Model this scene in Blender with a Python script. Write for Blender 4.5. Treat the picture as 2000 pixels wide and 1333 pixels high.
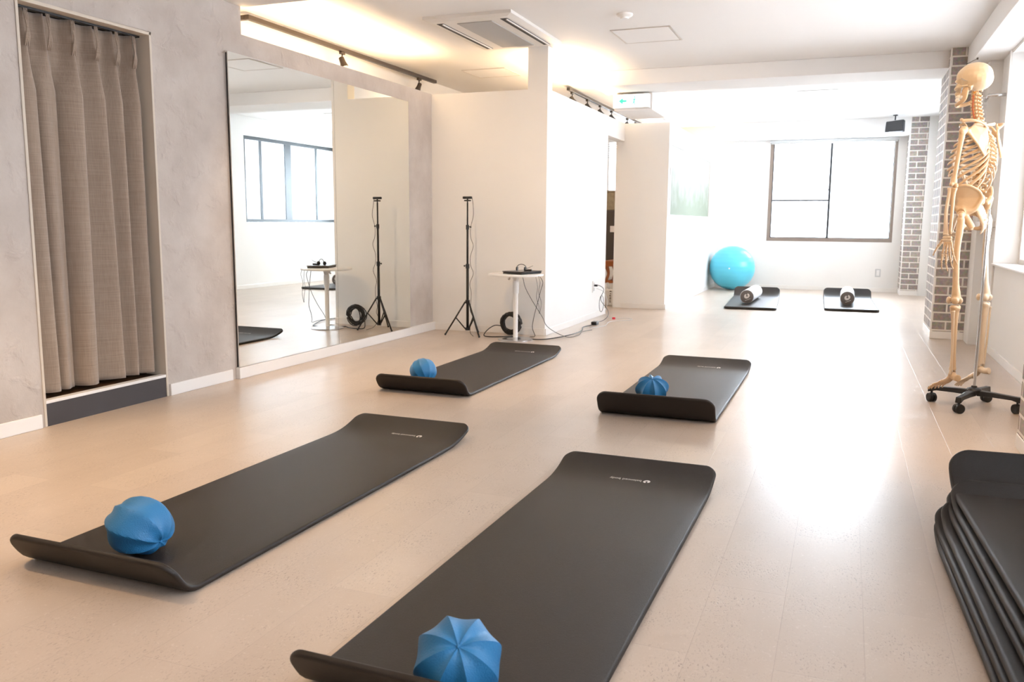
import bpy, bmesh, math, random
from mathutils import Vector, Matrix, Euler
random.seed(7)
PI = math.pi
scene = bpy.context.scene
col = scene.collection
for o in list(bpy.data.objects):
    bpy.data.objects.remove(o)

# ------------------------------------------------------------------ camera
PITCH, ROLL, YAW, FPX = 0.139782, -0.0067592, 0.3729215, 1651.92
cy, sy, cp, sp, cr, sr = math.cos(YAW), math.sin(YAW), math.cos(PITCH), math.sin(PITCH), math.cos(ROLL), math.sin(ROLL)
fw = Vector((-sy*cp, cy*cp, -sp)); r0 = Vector((cy, sy, 0)); d0 = fw.cross(r0)
rt = r0*cr + d0*sr; dn = r0*(-sr) + d0*cr
cam_d = bpy.data.cameras.new('camera'); cam = bpy.data.objects.new('camera', cam_d); col.objects.link(cam)
up = -dn; bk = -fw
cam.matrix_world = Matrix(((rt.x, up.x, bk.x, 0), (rt.y, up.y, bk.y, 0), (rt.z, up.z, bk.z, 1.0), (0, 0, 0, 1)))
cam_d.sensor_width = 36; cam_d.lens = FPX/2000*36
cam_d.clip_start = .02; cam_d.clip_end = 200
cam_d.dof.use_dof = True; cam_d.dof.focus_distance = 3.6; cam_d.dof.aperture_fstop = 7.0
scene.camera = cam

# ------------------------------------------------------------------ world, exposure
world = bpy.data.worlds.new('daylight'); scene.world = world; world.use_nodes = True
wn = world.node_tree.nodes; wl = world.node_tree.links
wn['Background'].inputs[0].default_value = (0.86, 0.93, 1.0, 1); wn['Background'].inputs[1].default_value = 7.0
scene.view_settings.view_transform = 'Standard'; scene.view_settings.look = 'None'
scene.view_settings.gamma = 1.0; scene.view_settings.use_curve_mapping = False
scene.view_settings.exposure = 0.2

def light(name, kind, loc, energy, color, rot=(0, 0, 0), **kw):
    d = bpy.data.lights.new(name, kind); d.energy = energy; d.color = color
    for k, v in kw.items(): setattr(d, k, v)
    o = bpy.data.objects.new(name, d); o.location = loc; o.rotation_euler = rot; col.objects.link(o)
    return o
def win_light(name, loc, rot, sx, sy_, energy, c=(0.84, 0.92, 1.0)):
    o = light(name, 'AREA', loc, energy, c, rot, shape='RECTANGLE', size=sx, size_y=sy_)
    return o
# daylight entering through each window (the lights lie just outside the panes)
win_light('daylight_far', (-.26, 14.3, 1.5), (-PI/2, 0, 0), 1.9, 1.6, 300)
win_light('daylight_right', (1.6, 6.05, 1.5), (0, PI/2, 0), 1.7, 3.1, 72, (1, .96, .92))
win_light('daylight_right_far', (1.6, 11.4, 1.6), (0, PI/2, 0), 1.3, 2.5, 225)
win_light('daylight_right_near', (1.6, 1.2, 1.5), (0, PI/2, 0), 1.6, 4.4, 14, (1, .96, .92))
win_light('daylight_office', (-3.05, 14.3, 1.6), (-PI/2, 0, 0), 1.5, 1.5, 80)
WARM = (1.0, 0.66, 0.34)
# ------------------------------------------------------------------ helpers
def tag(o, label=None, cat=None, group=None, kind=None):
    if label: o['label'] = label
    if cat: o['category'] = cat
    if group: o['group'] = group
    if kind: o['kind'] = kind
    return o
def thing(name, loc, label, cat, group=None, rz=0):
    o = bpy.data.objects.new(name, None); o.empty_display_size = .05
    col.objects.link(o); o.location = loc; o.rotation_euler = (0, 0, rz)
    return tag(o, label, cat, group)
def copy_tree(o, parent=None):
    c = o.copy(); col.objects.link(c)
    if parent is not None: c.parent = parent
    for ch in [x for x in bpy.data.objects if x.parent == o]: copy_tree(ch, c)
    return c
def catmull(pts, n=6):
    pts = [Vector(p) for p in pts]
    if len(pts) < 3: return pts
    P = [pts[0]*2-pts[1]] + pts + [pts[-1]*2-pts[-2]]; out = []
    for i in range(1, len(P)-2):
        for k in range(n):
            t = k/n; a, b, c, d = P[i-1], P[i], P[i+1], P[i+2]
            out.append(0.5*((2*b)+(c-a)*t+(2*a-5*b+4*c-d)*t*t+(3*b-a-3*c+d)*t**3))
    out.append(pts[-1]); return out
def ring_x(mb, x0, x1, y0, y1, z0, z1, w):
    mb.box(x0, x1, y0, y0+w, z0, z1); mb.box(x0, x1, y1-w, y1, z0, z1); mb.box(x0, x1, y0+w, y1-w, z0, z0+w); mb.box(x0, x1, y0+w, y1-w, z1-w, z1); return mb
class MB:
    def __init__(s): s.v = []; s.f = []
    def add(s, vs, fs):
        k = len(s.v); s.v += [Vector(v) for v in vs]; s.f += [tuple(i+k for i in f) for f in fs]; return s
    def box(s, x0, x1, y0, y1, z0, z1):
        return s.add([(x0,y0,z0),(x1,y0,z0),(x1,y1,z0),(x0,y1,z0),(x0,y0,z1),(x1,y0,z1),(x1,y1,z1),(x0,y1,z1)],
                     [(0,3,2,1),(4,5,6,7),(0,1,5,4),(1,2,6,5),(2,3,7,6),(3,0,4,7)])
    def tube(s, pts, rad, seg=8, smooth=0, flat=1.0, flatdir=None):
        """tube through pts; rad number or list; flat<1 squashes along flatdir"""
        pts = [Vector(p) for p in pts]
        if not isinstance(rad, (list, tuple)): rad = [rad]*len(pts)
        if smooth and len(pts) > 2:
            n0 = len(pts); q = catmull(pts, smooth); rr = []
            for i in range(len(q)):
                t = i/smooth; k = min(int(t), n0-2); u = t-k; u = u*u*(3-2*u); rr.append(rad[k]*(1-u)+rad[k+1]*u)
            pts, rad = q, rr
        n = len(pts); vs = []; fs = []; prev = None
        for i, p in enumerate(pts):
            t = (pts[min(i+1, n-1)]-pts[max(i-1, 0)])
            t = t.normalized() if t.length > 1e-9 else Vector((0,0,1))
            if prev is None:
                a = Vector(flatdir) if flatdir else (Vector((0,0,1)) if abs(t.z) < .9 else Vector((1,0,0)))
                nrm = (a - t*a.dot(t)).normalized()
            else:
                nrm = prev - t*prev.dot(t); nrm = nrm.normalized() if nrm.length > 1e-6 else prev
            if flatdir:
                a = Vector(flatdir); q = a - t*a.dot(t)
                if q.length > 1e-4: nrm = q.normalized()
            prev = nrm; b = t.cross(nrm)
            for k in range(seg):
                an = 2*PI*k/seg; vs.append(p + (nrm*math.cos(an)*flat + b*math.sin(an))*rad[i])
        for i in range(n-1):
            for k in range(seg):
                fs.append((i*seg+k, i*seg+(k+1) % seg, (i+1)*seg+(k+1) % seg, (i+1)*seg+k))
        fs.append(tuple(reversed(range(seg)))); fs.append(tuple((n-1)*seg+k for k in range(seg)))
        return s.add(vs, fs)
    def lathe(s, prof, seg=32, c=(0,0,0), axis='z'):
        vs = []; fs = []; n = len(prof); c = Vector(c)
        for r, h in prof:
            for k in range(seg):
                a = 2*PI*k/seg; x, y = r*math.cos(a), r*math.sin(a)
                v = (x, y, h) if axis == 'z' else ((x, h, -y) if axis == 'y' else (h, x, y))
                vs.append(c+Vector(v))
        for i in range(n-1):
            for k in range(seg): fs.append((i*seg+k, i*seg+(k+1) % seg, (i+1)*seg+(k+1) % seg, (i+1)*seg+k))
        fs.append(tuple(reversed(range(seg)))); fs.append(tuple((n-1)*seg+k for k in range(seg)))
        return s.add(vs, fs)
    def ball(s, c, r, seg=16, rings=10, rot=None):
        c = Vector(c); r = Vector((r, r, r)) if not isinstance(r, (tuple, list, Vector)) else Vector(r)
        vs = []; fs = []
        for i in range(rings+1):
            th = PI*i/rings
            for k in range(seg):
                a = 2*PI*k/seg; v = Vector((r.x*math.sin(th)*math.cos(a), r.y*math.sin(th)*math.sin(a), r.z*math.cos(th)))
                if rot: v = rot @ v
                vs.append(c+v)
        for i in range(rings):
            for k in range(seg):
                a, b, d, e = i*seg+k, i*seg+(k+1) % seg, (i+1)*seg+(k+1) % seg, (i+1)*seg+k
                if i == 0: fs.append((a, d, e))
                elif i == rings-1: fs.append((a, b, e))
                else: fs.append((a, e, d, b))
        return s.add(vs, fs)
    def prism(s, poly, z0, z1, plane='xy', close=True):
        n = len(poly)
        def P(p, h): return (p[0], p[1], h) if plane == 'xy' else ((p[0], h, p[1]) if plane == 'xz' else (h, p[0], p[1]))
        vs = [P(p, z0) for p in poly]+[P(p, z1) for p in poly]
        fs = [tuple(reversed(range(n))), tuple(range(n, 2*n))]+[(i, (i+1) % n, n+(i+1) % n, n+i) for i in range(n)]
        return s.add(vs, fs)
    def mesh(s, name, fixn=True):
        me = bpy.data.meshes.new(name); me.from_pydata([tuple(v) for v in s.v], [], s.f); 
        if fixn:
            bm = bmesh.new(); bm.from_mesh(me); bmesh.ops.remove_doubles(bm, verts=bm.verts, dist=1e-6)
            bmesh.ops.recalc_face_normals(bm, faces=bm.faces); bm.to_mesh(me); bm.free()
        return me
    def build(s, name, m, parent=None, smooth=False, bevel=0, bseg=2, org=None, loc=None, subsurf=0, autosm=None):
        if org is not None:
            og = Vector(org); s.v = [v-og for v in s.v]
        me = s.mesh(name); o = bpy.data.objects.new(name, me); col.objects.link(o)
        if m: me.materials.append(m)
        if parent is not None: o.parent = parent
        if loc is not None: o.location = loc
        if smooth:
            for p in me.polygons: p.use_smooth = True
            if autosm:
                bm = bmesh.new(); bm.from_mesh(me)
                for e in bm.edges:
                    if len(e.link_faces) == 2 and e.calc_face_angle(0) > autosm: e.smooth = False
                bm.to_mesh(me); bm.free()
        if bevel:
            b = o.modifiers.new('bevel', 'BEVEL'); b.width = bevel; b.segments = bseg; b.limit_method = 'ANGLE'; b.angle_limit = .6
        if subsurf:
            b = o.modifiers.new('sub', 'SUBSURF'); b.levels = b.render_levels = subsurf
        return o
def fused(mb, name, m, parent, voxel=.004, sm=3, sculpt=None):
    """join the shapes of mb into one continuous skin"""
    me = mb.mesh(name); t = bpy.data.objects.new('tmp', me); col.objects.link(t)
    r = t.modifiers.new('r', 'REMESH'); r.mode = 'VOXEL'; r.voxel_size = voxel
    if sm:
        q = t.modifiers.new('s', 'SMOOTH'); q.iterations = sm; q.factor = .5
    dg = bpy.context.evaluated_depsgraph_get(); dg.update()
    nm = bpy.data.meshes.new_from_object(t.evaluated_get(dg)); bpy.data.objects.remove(t)
    nm.name = name
    if sculpt:
        for v in nm.vertices: v.co = sculpt(v.co.copy())
    for p in nm.polygons: p.use_smooth = True
    nm.materials.clear(); nm.materials.append(m)
    o = bpy.data.objects.new(name, nm); col.objects.link(o)
    if parent is not None: o.parent = parent
    return o

# ------------------------------------------------------------------ materials
def mat(name, color, rough=.5, metal=0, spec=.5, bump=0, bscale=60, var=0, vscale=8, emit=None, estr=0, coat=0, dist=.002, detail=4, trans=0):
    m = bpy.data.materials.new(name); m.use_nodes = True; nt = m.node_tree; N = nt.nodes; L = nt.links
    b = N['Principled BSDF']; b.inputs['Base Color'].default_value = (*color, 1); b.inputs['Roughness'].default_value = rough
    b.inputs['Metallic'].default_value = metal; b.inputs['Specular IOR Level'].default_value = spec
    b.inputs['Coat Weight'].default_value = coat; b.inputs['Transmission Weight'].default_value = trans
    tc = N.new('ShaderNodeTexCoord')
    if var:
        n = N.new('ShaderNodeTexNoise'); n.inputs['Scale'].default_value = vscale; n.inputs['Detail'].default_value = 5; L.new(tc.outputs['Object'], n.inputs['Vector'])
        mx = N.new('ShaderNodeMix'); mx.data_type = 'RGBA'
        mx.inputs[6].default_value = (*[c*(1-var) for c in color], 1); mx.inputs[7].default_value = (*[min(1, c*(1+var)) for c in color], 1)
        L.new(n.outputs['Fac'], mx.inputs[0]); L.new(mx.outputs[2], b.inputs['Base Color'])
    if bump:
        n = N.new('ShaderNodeTexNoise'); n.inputs['Scale'].default_value = bscale; n.inputs['Detail'].default_value = detail; L.new(tc.outputs['Object'], n.inputs['Vector'])
        bp = N.new('ShaderNodeBump'); bp.inputs['Strength'].default_value = bump; bp.inputs['Distance'].default_value = dist
        L.new(n.outputs['Fac'], bp.inputs['Height']); L.new(bp.outputs[0], b.inputs['Normal'])
    if emit: b.inputs['Emission Color'].default_value = (*emit, 1); b.inputs['Emission Strength'].default_value = estr
    return m
M = {}
M['wall'] = mat('wall_paint', (.80, .785, .765), .7, bump=.25, bscale=350, var=.01, dist=.001)
M['ceil'] = mat('ceiling_paint', (.80, .78, .76), .8, bump=.2, bscale=300, var=.01, dist=.001)
M['trim'] = mat('trim_paint', (.80, .77, .74), .45, var=.02)
M['jamb'] = mat('jamb_paint', (.60, .52, .43), .5, var=.03)
M['black'] = mat('black_plastic', (.012, .012, .013), .4, var=.1, bump=.1)
M['blackmetal'] = mat('black_metal', (.02, .019, .018), .35, metal=.3, var=.1)
M['brown'] = mat('dark_bronze_track', (.045, .032, .024), .4, metal=.3, var=.1)
M['chrome'] = mat('brushed_chrome', (.65, .65, .66), .22, metal=1, var=.04, vscale=40)
M['whitep'] = mat('white_plastic', (.80, .80, .79), .35, var=.01)
M['whitem'] = mat('white_enamel', (.78, .77, .76), .3, var=.01)
M['ac'] = mat('air_conditioner_plastic', (.74, .71, .67), .5, var=.01)
M['acgrille'] = mat('air_conditioner_grille', (.42, .41, .40), .6, bump=.8, bscale=500, var=.03)
M['hatch'] = mat('hatch_rim', (.62, .57, .52), .5, var=.02)
M['slot'] = mat('vent_slot', (.03, .028, .03), .6, var=.1)
M['frame'] = mat('window_aluminium', (.26, .21, .18), .4, metal=.3, var=.06)
M['frame2'] = mat('window_aluminium_dark', (.055, .06, .065), .4, metal=.5, var=.06)
M['gasket'] = mat('frame_gasket', (.03, .03, .032), .6, var=.1)
M['mirrorback'] = mat('mirror_edge', (.05, .05, .05), .3, var=.1)
M['riser'] = mat('dark_step_riser', (.05, .043, .045), .65, bump=.3, bscale=500, var=.06)
M['bone'] = mat('model_bone', (.62, .43, .26), .42, bump=.3, bscale=90, var=.08, vscale=14)
M['bone2'] = mat('model_bone_pale', (.72, .57, .41), .42, bump=.3, bscale=90, var=.06, vscale=14)
M['disc'] = mat('vertebral_disc', (.62, .30, .06), .45, var=.1)
M['artery'] = mat('neck_cord', (.45, .08, .03), .4, var=.1)
M['rubber'] = mat('blue_ball_skin', (.030, .19, .42), .42, bump=.5, bscale=260, var=.06, vscale=20, spec=.4)
M['gymball'] = mat('gym_ball_vinyl', (.09, .50, .66), .3, var=.03, bump=.1, bscale=200)
M['cable'] = mat('cable_black', (.015, .014, .014), .45, var=.1)
M['cablew'] = mat('cable_white', (.6, .6, .6), .45, var=.05)
M['red'] = mat('red_plastic', (.7, .03, .05), .4, var=.05)
M['laptop'] = mat('laptop_lid', (.045, .038, .036), .32, var=.06, coat=.3)
M['cabinet'] = mat('dark_cabinet', (.06, .045, .035), .5, var=.08)
M['chairwood'] = mat('reddish_brown_wood', (.30, .085, .02), .35, var=.25, vscale=12)
M['paper'] = mat('paper', (.78, .74, .72), .7, var=.02)
M['print'] = mat('light_print', (.72, .68, .65), .5, var=.02)
M['crate'] = mat('amber_tinted_plastic', (.30, .24, .15), .15, var=.35, vscale=25)
M['roller'] = mat('grey_foam', (.62, .63, .65), .6, bump=.4, bscale=250, var=.04)
M['rollerend'] = mat('roller_end_foam', (.13, .11, .10), .6, var=.05)
M['speaker'] = mat('speaker_body', (.02, .022, .028), .5, var=.1)
M['greent'] = mat('exit_green', (.02, .45, .22), .5, emit=(.05, .9, .45), estr=.9)
M['signw'] = mat('lit_sign_white', (.9, .9, .9), .5, emit=(1, 1, .97), estr=1.6)
M['blind'] = mat('blind_slats', (.55, .55, .55), .5, var=.02)

def brick_mat():
    m = bpy.data.materials.new('brick_tiles'); m.use_nodes = True; N = m.node_tree.nodes; L = m.node_tree.links; b = N['Principled BSDF']
    tc = N.new('ShaderNodeTexCoord'); sx = N.new('ShaderNodeSeparateXYZ'); L.new(tc.outputs['Object'], sx.inputs[0])
    ge = N.new('ShaderNodeNewGeometry'); sn = N.new('ShaderNodeSeparateXYZ'); L.new(ge.outputs['True Normal'], sn.inputs[0])
    ab = N.new('ShaderNodeMath'); ab.operation = 'ABSOLUTE'; L.new(sn.outputs[0], ab.inputs[0])
    gt = N.new('ShaderNodeMath'); gt.operation = 'GREATER_THAN'; gt.inputs[1].default_value = .5; L.new(ab.outputs[0], gt.inputs[0])
    mx = N.new('ShaderNodeMix'); mx.data_type = 'FLOAT'; L.new(gt.outputs[0], mx.inputs[0]); L.new(sx.outputs[0], mx.inputs[2]); L.new(sx.outputs[1], mx.inputs[3])
    cb = N.new('ShaderNodeCombineXYZ'); L.new(mx.outputs[0], cb.inputs[0]); L.new(sx.outputs[2], cb.inputs[1])
    br = N.new('ShaderNodeTexBrick'); L.new(cb.outputs[0], br.inputs['Vector'])
    br.inputs['Scale'].default_value = 1; br.inputs['Brick Width'].default_value = .215; br.inputs['Row Height'].default_value = .078
    br.inputs['Mortar Size'].default_value = .0070; br.inputs['Mortar Smooth'].default_value = .1; br.inputs['Bias'].default_value = -.2
    br.inputs['Color1'].default_value = (.27, .225, .205, 1); br.inputs['Color2'].default_value = (.42, .33, .27, 1); br.inputs['Mortar'].default_value = (.76, .70, .63, 1)
    n = N.new('ShaderNodeTexNoise'); n.inputs['Scale'].default_value = 45; n.inputs['Detail'].default_value = 6; L.new(tc.outputs['Object'], n.inputs['Vector'])
    mm = N.new('ShaderNodeMix'); mm.data_type = 'RGBA'; mm.blend_type = 'OVERLAY'; mm.inputs[0].default_value = .6
    L.new(br.outputs['Color'], mm.inputs[6]); L.new(n.outputs['Color'], mm.inputs[7])
    bw = N.new('ShaderNodeMix'); bw.data_type = 'RGBA'; L.new(br.outputs['Fac'], bw.inputs[0]); L.new(mm.outputs[2], bw.inputs[6]); bw.inputs[7].default_value = (.76, .70, .63, 1)
    hs = N.new('ShaderNodeHueSaturation'); hs.inputs['Saturation'].default_value = .75; L.new(bw.outputs[2], hs.inputs['Color'])
    L.new(hs.outputs[0], b.inputs['Base Color']); b.inputs['Roughness'].default_value = .75
    ad = N.new('ShaderNodeMath'); ad.operation = 'MULTIPLY_ADD'; L.new(br.outputs['Fac'], ad.inputs[0]); ad.inputs[1].default_value = -.8; L.new(n.outputs['Fac'], ad.inputs[2])
    bp = N.new('ShaderNodeBump'); bp.inputs['Strength'].default_value = .6; bp.inputs['Distance'].default_value = .004; L.new(ad.outputs[0], bp.inputs['Height']); L.new(bp.outputs[0], b.inputs['Normal'])
    return m
M['brick'] = brick_mat()

def floor_mat():
    m = bpy.data.materials.new('cork_plank_floor'); m.use_nodes = True; N = m.node_tree.nodes; L = m.node_tree.links; b = N['Principled BSDF']
    tc = N.new('ShaderNodeTexCoord'); sx = N.new('ShaderNodeSeparateXYZ'); L.new(tc.outputs['Object'], sx.inputs[0])
    ax = N.new('ShaderNodeMath'); ax.operation = 'ADD'; ax.inputs[1].default_value = .098+.194*30; L.new(sx.outputs[0], ax.inputs[0])
    ay = N.new('ShaderNodeMath'); ay.operation = 'ADD'; ay.inputs[1].default_value = 10-2.40; L.new(sx.outputs[1], ay.inputs[0])
    cb = N.new('ShaderNodeCombineXYZ'); L.new(ay.outputs[0], cb.inputs[0]); L.new(ax.outputs[0], cb.inputs[1])
    br = N.new('ShaderNodeTexBrick'); L.new(cb.outputs[0], br.inputs['Vector']); br.offset = .46; br.offset_frequency = 2
    br.inputs['Scale'].default_value = 1; br.inputs['Brick Width'].default_value = .9; br.inputs['Row Height'].default_value = .194
    br.inputs['Mortar Size'].default_value = .0011; br.inputs['Mortar Smooth'].default_value = .4; br.inputs['Bias'].default_value = 0
    br.inputs['Color1'].default_value = (.0, .0, .0, 1); br.inputs['Color2'].default_value = (1, 1, 1, 1); br.inputs['Mortar'].default_value = (.5, .5, .5, 1)
    # soft tone drift
    mp = N.new('ShaderNodeMapping'); mp.inputs['Scale'].default_value = (1.6, .5, 1); L.new(tc.outputs['Object'], mp.inputs[0])
    n1 = N.new('ShaderNodeTexNoise'); n1.inputs['Scale'].default_value = 2.2; n1.inputs['Detail'].default_value = 6; n1.inputs['Roughness'].default_value = .6; L.new(mp.outputs[0], n1.inputs['Vector'])
    c1 = N.new('ShaderNodeMix'); c1.data_type = 'RGBA'; c1.inputs[6].default_value = (.455, .36, .285, 1); c1.inputs[7].default_value = (.60, .50, .42, 1); L.new(n1.outputs['Fac'], c1.inputs[0])
    c2 = N.new('ShaderNodeMix'); c2.data_type = 'RGBA'; c2.blend_type = 'OVERLAY'; c2.inputs[0].default_value = .05; L.new(c1.outputs[2], c2.inputs[6]); L.new(br.outputs['Color'], c2.inputs[7])
    # cork flecks in clusters
    msk = N.new('ShaderNodeTexNoise'); msk.inputs['Scale'].default_value = 5.5; msk.inputs['Detail'].default_value = 3; L.new(tc.outputs['Object'], msk.inputs['Vector'])
    mr = N.new('ShaderNodeMapRange'); mr.inputs[1].default_value = .40; mr.inputs[2].default_value = .66; L.new(msk.outputs['Fac'], mr.inputs[0])
    mp2 = N.new('ShaderNodeMapping'); mp2.inputs['Rotation'].default_value = (0, 0, .6); mp2.inputs['Scale'].default_value = (1.0, .42, 1); L.new(tc.outputs['Object'], mp2.inputs[0])
    fl = N.new('ShaderNodeTexNoise'); fl.inputs['Scale'].default_value = 210; fl.inputs['Detail'].default_value = 1.5; fl.inputs['Distortion'].default_value = .8; L.new(mp2.outputs[0], fl.inputs['Vector'])
    fr = N.new('ShaderNodeMapRange'); fr.inputs[1].default_value = .58; fr.inputs[2].default_value = .70; L.new(fl.outputs['Fac'], fr.inputs[0])
    mu = N.new('ShaderNodeMath'); mu.operation = 'MULTIPLY'; L.new(mr.outputs[0], mu.inputs[0]); L.new(fr.outputs[0], mu.inputs[1])
    mu2 = N.new('ShaderNodeMath'); mu2.operation = 'MULTIPLY'; mu2.inputs[1].default_value = .8; L.new(mu.outputs[0], mu2.inputs[0])
    c3 = N.new('ShaderNodeMix'); c3.data_type = 'RGBA'; c3.inputs[7].default_value = (.27, .20, .16, 1); L.new(mu2.outputs[0], c3.inputs[0]); L.new(c2.outputs[2], c3.inputs[6])
    # pale scuffs
    sc = N.new('ShaderNodeTexNoise'); sc.inputs['Scale'].default_value = 75; sc.inputs['Detail'].default_value = 4; sc.inputs['Distortion'].default_value = 2; L.new(tc.outputs['Object'], sc.inputs['Vector'])
    sr2 = N.new('ShaderNodeMapRange'); sr2.inputs[1].default_value = .60; sr2.inputs[2].default_value = .80; sr2.inputs[4].default_value = .35; L.new(sc.outputs['Fac'], sr2.inputs[0])
    c4 = N.new('ShaderNodeMix'); c4.data_type = 'RGBA'; c4.inputs[7].default_value = (.84, .76, .69, 1); L.new(sr2.outputs[0], c4.inputs[0]); L.new(c3.outputs[2], c4.inputs[6])
    gm = N.new('ShaderNodeMath'); gm.operation = 'MULTIPLY'; gm.inputs[1].default_value = .45; L.new(br.outputs['Fac'], gm.inputs[0])
    c5 = N.new('ShaderNodeMix'); c5.data_type = 'RGBA'; c5.inputs[7].default_value = (.36, .28, .23, 1); L.new(gm.outputs[0], c5.inputs[0]); L.new(c4.outputs[2], c5.inputs[6])
    L.new(c5.outputs[2], b.inputs['Base Color'])
    rr = N.new('ShaderNodeMapRange'); rr.inputs[1].default_value = .3; rr.inputs[2].default_value = .7; rr.inputs[3].default_value = .26; rr.inputs[4].default_value = .34; L.new(n1.outputs['Fac'], rr.inputs[0]); b.inputs['Roughness'].default_value = .29
    h = N.new('ShaderNodeMath'); h.operation = 'MULTIPLY_ADD'; L.new(mu.outputs[0], h.inputs[0]); h.inputs[1].default_value = -.6; h.inputs[2].default_value = 0
    h2 = N.new('ShaderNodeMath'); h2.operation = 'MULTIPLY_ADD'; L.new(br.outputs['Fac'], h2.inputs[0]); h2.inputs[1].default_value = -1.0; L.new(h.outputs[0], h2.inputs[2])
    h3 = N.new('ShaderNodeMath'); h3.operation = 'MULTIPLY_ADD'; L.new(sc.outputs['Fac'], h3.inputs[0]); h3.inputs[1].default_value = .12; L.new(h2.outputs[0], h3.inputs[2])
    bp = N.new('ShaderNodeBump'); bp.inputs['Strength'].default_value = .35; bp.inputs['Distance'].default_value = .0012; L.new(h3.outputs[0], bp.inputs['Height']); L.new(bp.outputs[0], b.inputs['Normal'])
    b.inputs['Specular IOR Level'].default_value = .45
    return m
M['floor'] = floor_mat()

def plaster_mat():
    m = bpy.data.materials.new('trowelled_plaster'); m.use_nodes = True; N = m.node_tree.nodes; L = m.node_tree.links; b = N['Principled BSDF']
    tc = N.new('ShaderNodeTexCoord')
    n1 = N.new('ShaderNodeTexNoise'); n1.inputs['Scale'].default_value = 3; n1.inputs['Detail'].default_value = 8; n1.inputs['Roughness'].default_value = .6; L.new(tc.outputs['Object'], n1.inputs['Vector'])
    c1 = N.new('ShaderNodeMix'); c1.data_type = 'RGBA'; c1.inputs[6].default_value = (.45, .39, .345, 1); c1.inputs[7].default_value = (.55, .49, .445, 1)
    r1 = N.new('ShaderNodeMapRange'); r1.inputs[1].default_value = .35; r1.inputs[2].default_value = .65; L.new(n1.outputs['Fac'], r1.inputs[0]); L.new(r1.outputs[0], c1.inputs[0]); L.new(c1.outputs[2], b.inputs['Base Color'])
    n2 = N.new('ShaderNodeTexNoise'); n2.inputs['Scale'].default_value = 9; n2.inputs['Detail'].default_value = 4; n2.inputs['Distortion'].default_value = .35; L.new(tc.outputs['Object'], n2.inputs['Vector'])
    r2 = N.new('ShaderNodeMapRange'); r2.inputs[1].default_value = .50; r2.inputs[2].default_value = .80; r2.interpolation_type = 'SMOOTHSTEP'; L.new(n2.outputs['Fac'], r2.inputs[0])
    n3 = N.new('ShaderNodeTexNoise'); n3.inputs['Scale'].default_value = 60; n3.inputs['Detail'].default_value = 4; L.new(tc.outputs['Object'], n3.inputs['Vector'])
    h = N.new('ShaderNodeMath'); h.operation = 'MULTIPLY_ADD'; L.new(n3.outputs['Fac'], h.inputs[0]); h.inputs[1].default_value = .12; L.new(r2.outputs[0], h.inputs[2])
    h2 = N.new('ShaderNodeMath'); h2.operation = 'MULTIPLY_ADD'; L.new(n1.outputs['Fac'], h2.inputs[0]); h2.inputs[1].default_value = 1.2; L.new(h.outputs[0], h2.inputs[2])
    bp = N.new('ShaderNodeBump'); bp.inputs['Strength'].default_value = .5; bp.inputs['Distance'].default_value = .015; L.new(h2.outputs[0], bp.inputs['Height']); L.new(bp.outputs[0], b.inputs['Normal'])
    b.inputs['Roughness'].default_value = .85
    return m
M['plaster'] = plaster_mat()

def linen_mat():
    m = bpy.data.materials.new('linen_curtain'); m.use_nodes = True; N = m.node_tree.nodes; L = m.node_tree.links; b = N['Principled BSDF']
    tc = N.new('ShaderNodeTexCoord'); outs = []
    for sc in ((6, 6, 420), (420, 420, 12)):
        mp = N.new('ShaderNodeMapping'); mp.inputs['Scale'].default_value = sc; L.new(tc.outputs['Object'], mp.inputs[0])
        n = N.new('ShaderNodeTexNoise'); n.inputs['Scale'].default_value = 1; n.inputs['Detail'].default_value = 3; L.new(mp.outputs[0], n.inputs['Vector']); outs.append(n)
    a = N.new('ShaderNodeMath'); a.operation = 'ADD'; L.new(outs[0].outputs['Fac'], a.inputs[0]); L.new(outs[1].outputs['Fac'], a.inputs[1])
    r = N.new('ShaderNodeMapRange'); r.inputs[1].default_value = .7; r.inputs[2].default_value = 1.3; L.new(a.outputs[0], r.inputs[0])
    c = N.new('ShaderNodeMix'); c.data_type = 'RGBA'; c.inputs[6].default_value = (.25, .182, .136, 1); c.inputs[7].default_value = (.36, .278, .216, 1); L.new(r.outputs[0], c.inputs[0]); L.new(c.outputs[2], b.inputs['Base Color'])
    bp = N.new('ShaderNodeBump'); bp.inputs['Strength'].default_value = .3; bp.inputs['Distance'].default_value = .001; L.new(a.outputs[0], bp.inputs['Height']); L.new(bp.outputs[0], b.inputs['Normal'])
    b.inputs['Roughness'].default_value = .9; b.inputs['Sheen Weight'].default_value = .3
    return m
M['linen'] = linen_mat()
def foam_mat():
    m = mat('black_foam_mat', (.0165, .012, .0098), .48, spec=.38, bump=.55, bscale=420, var=.12, vscale=3, dist=.0012)
    m.node_tree.nodes['Principled BSDF'].inputs['Sheen Weight'].default_value = .0
    return m
M['foam'] = foam_mat()
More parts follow.
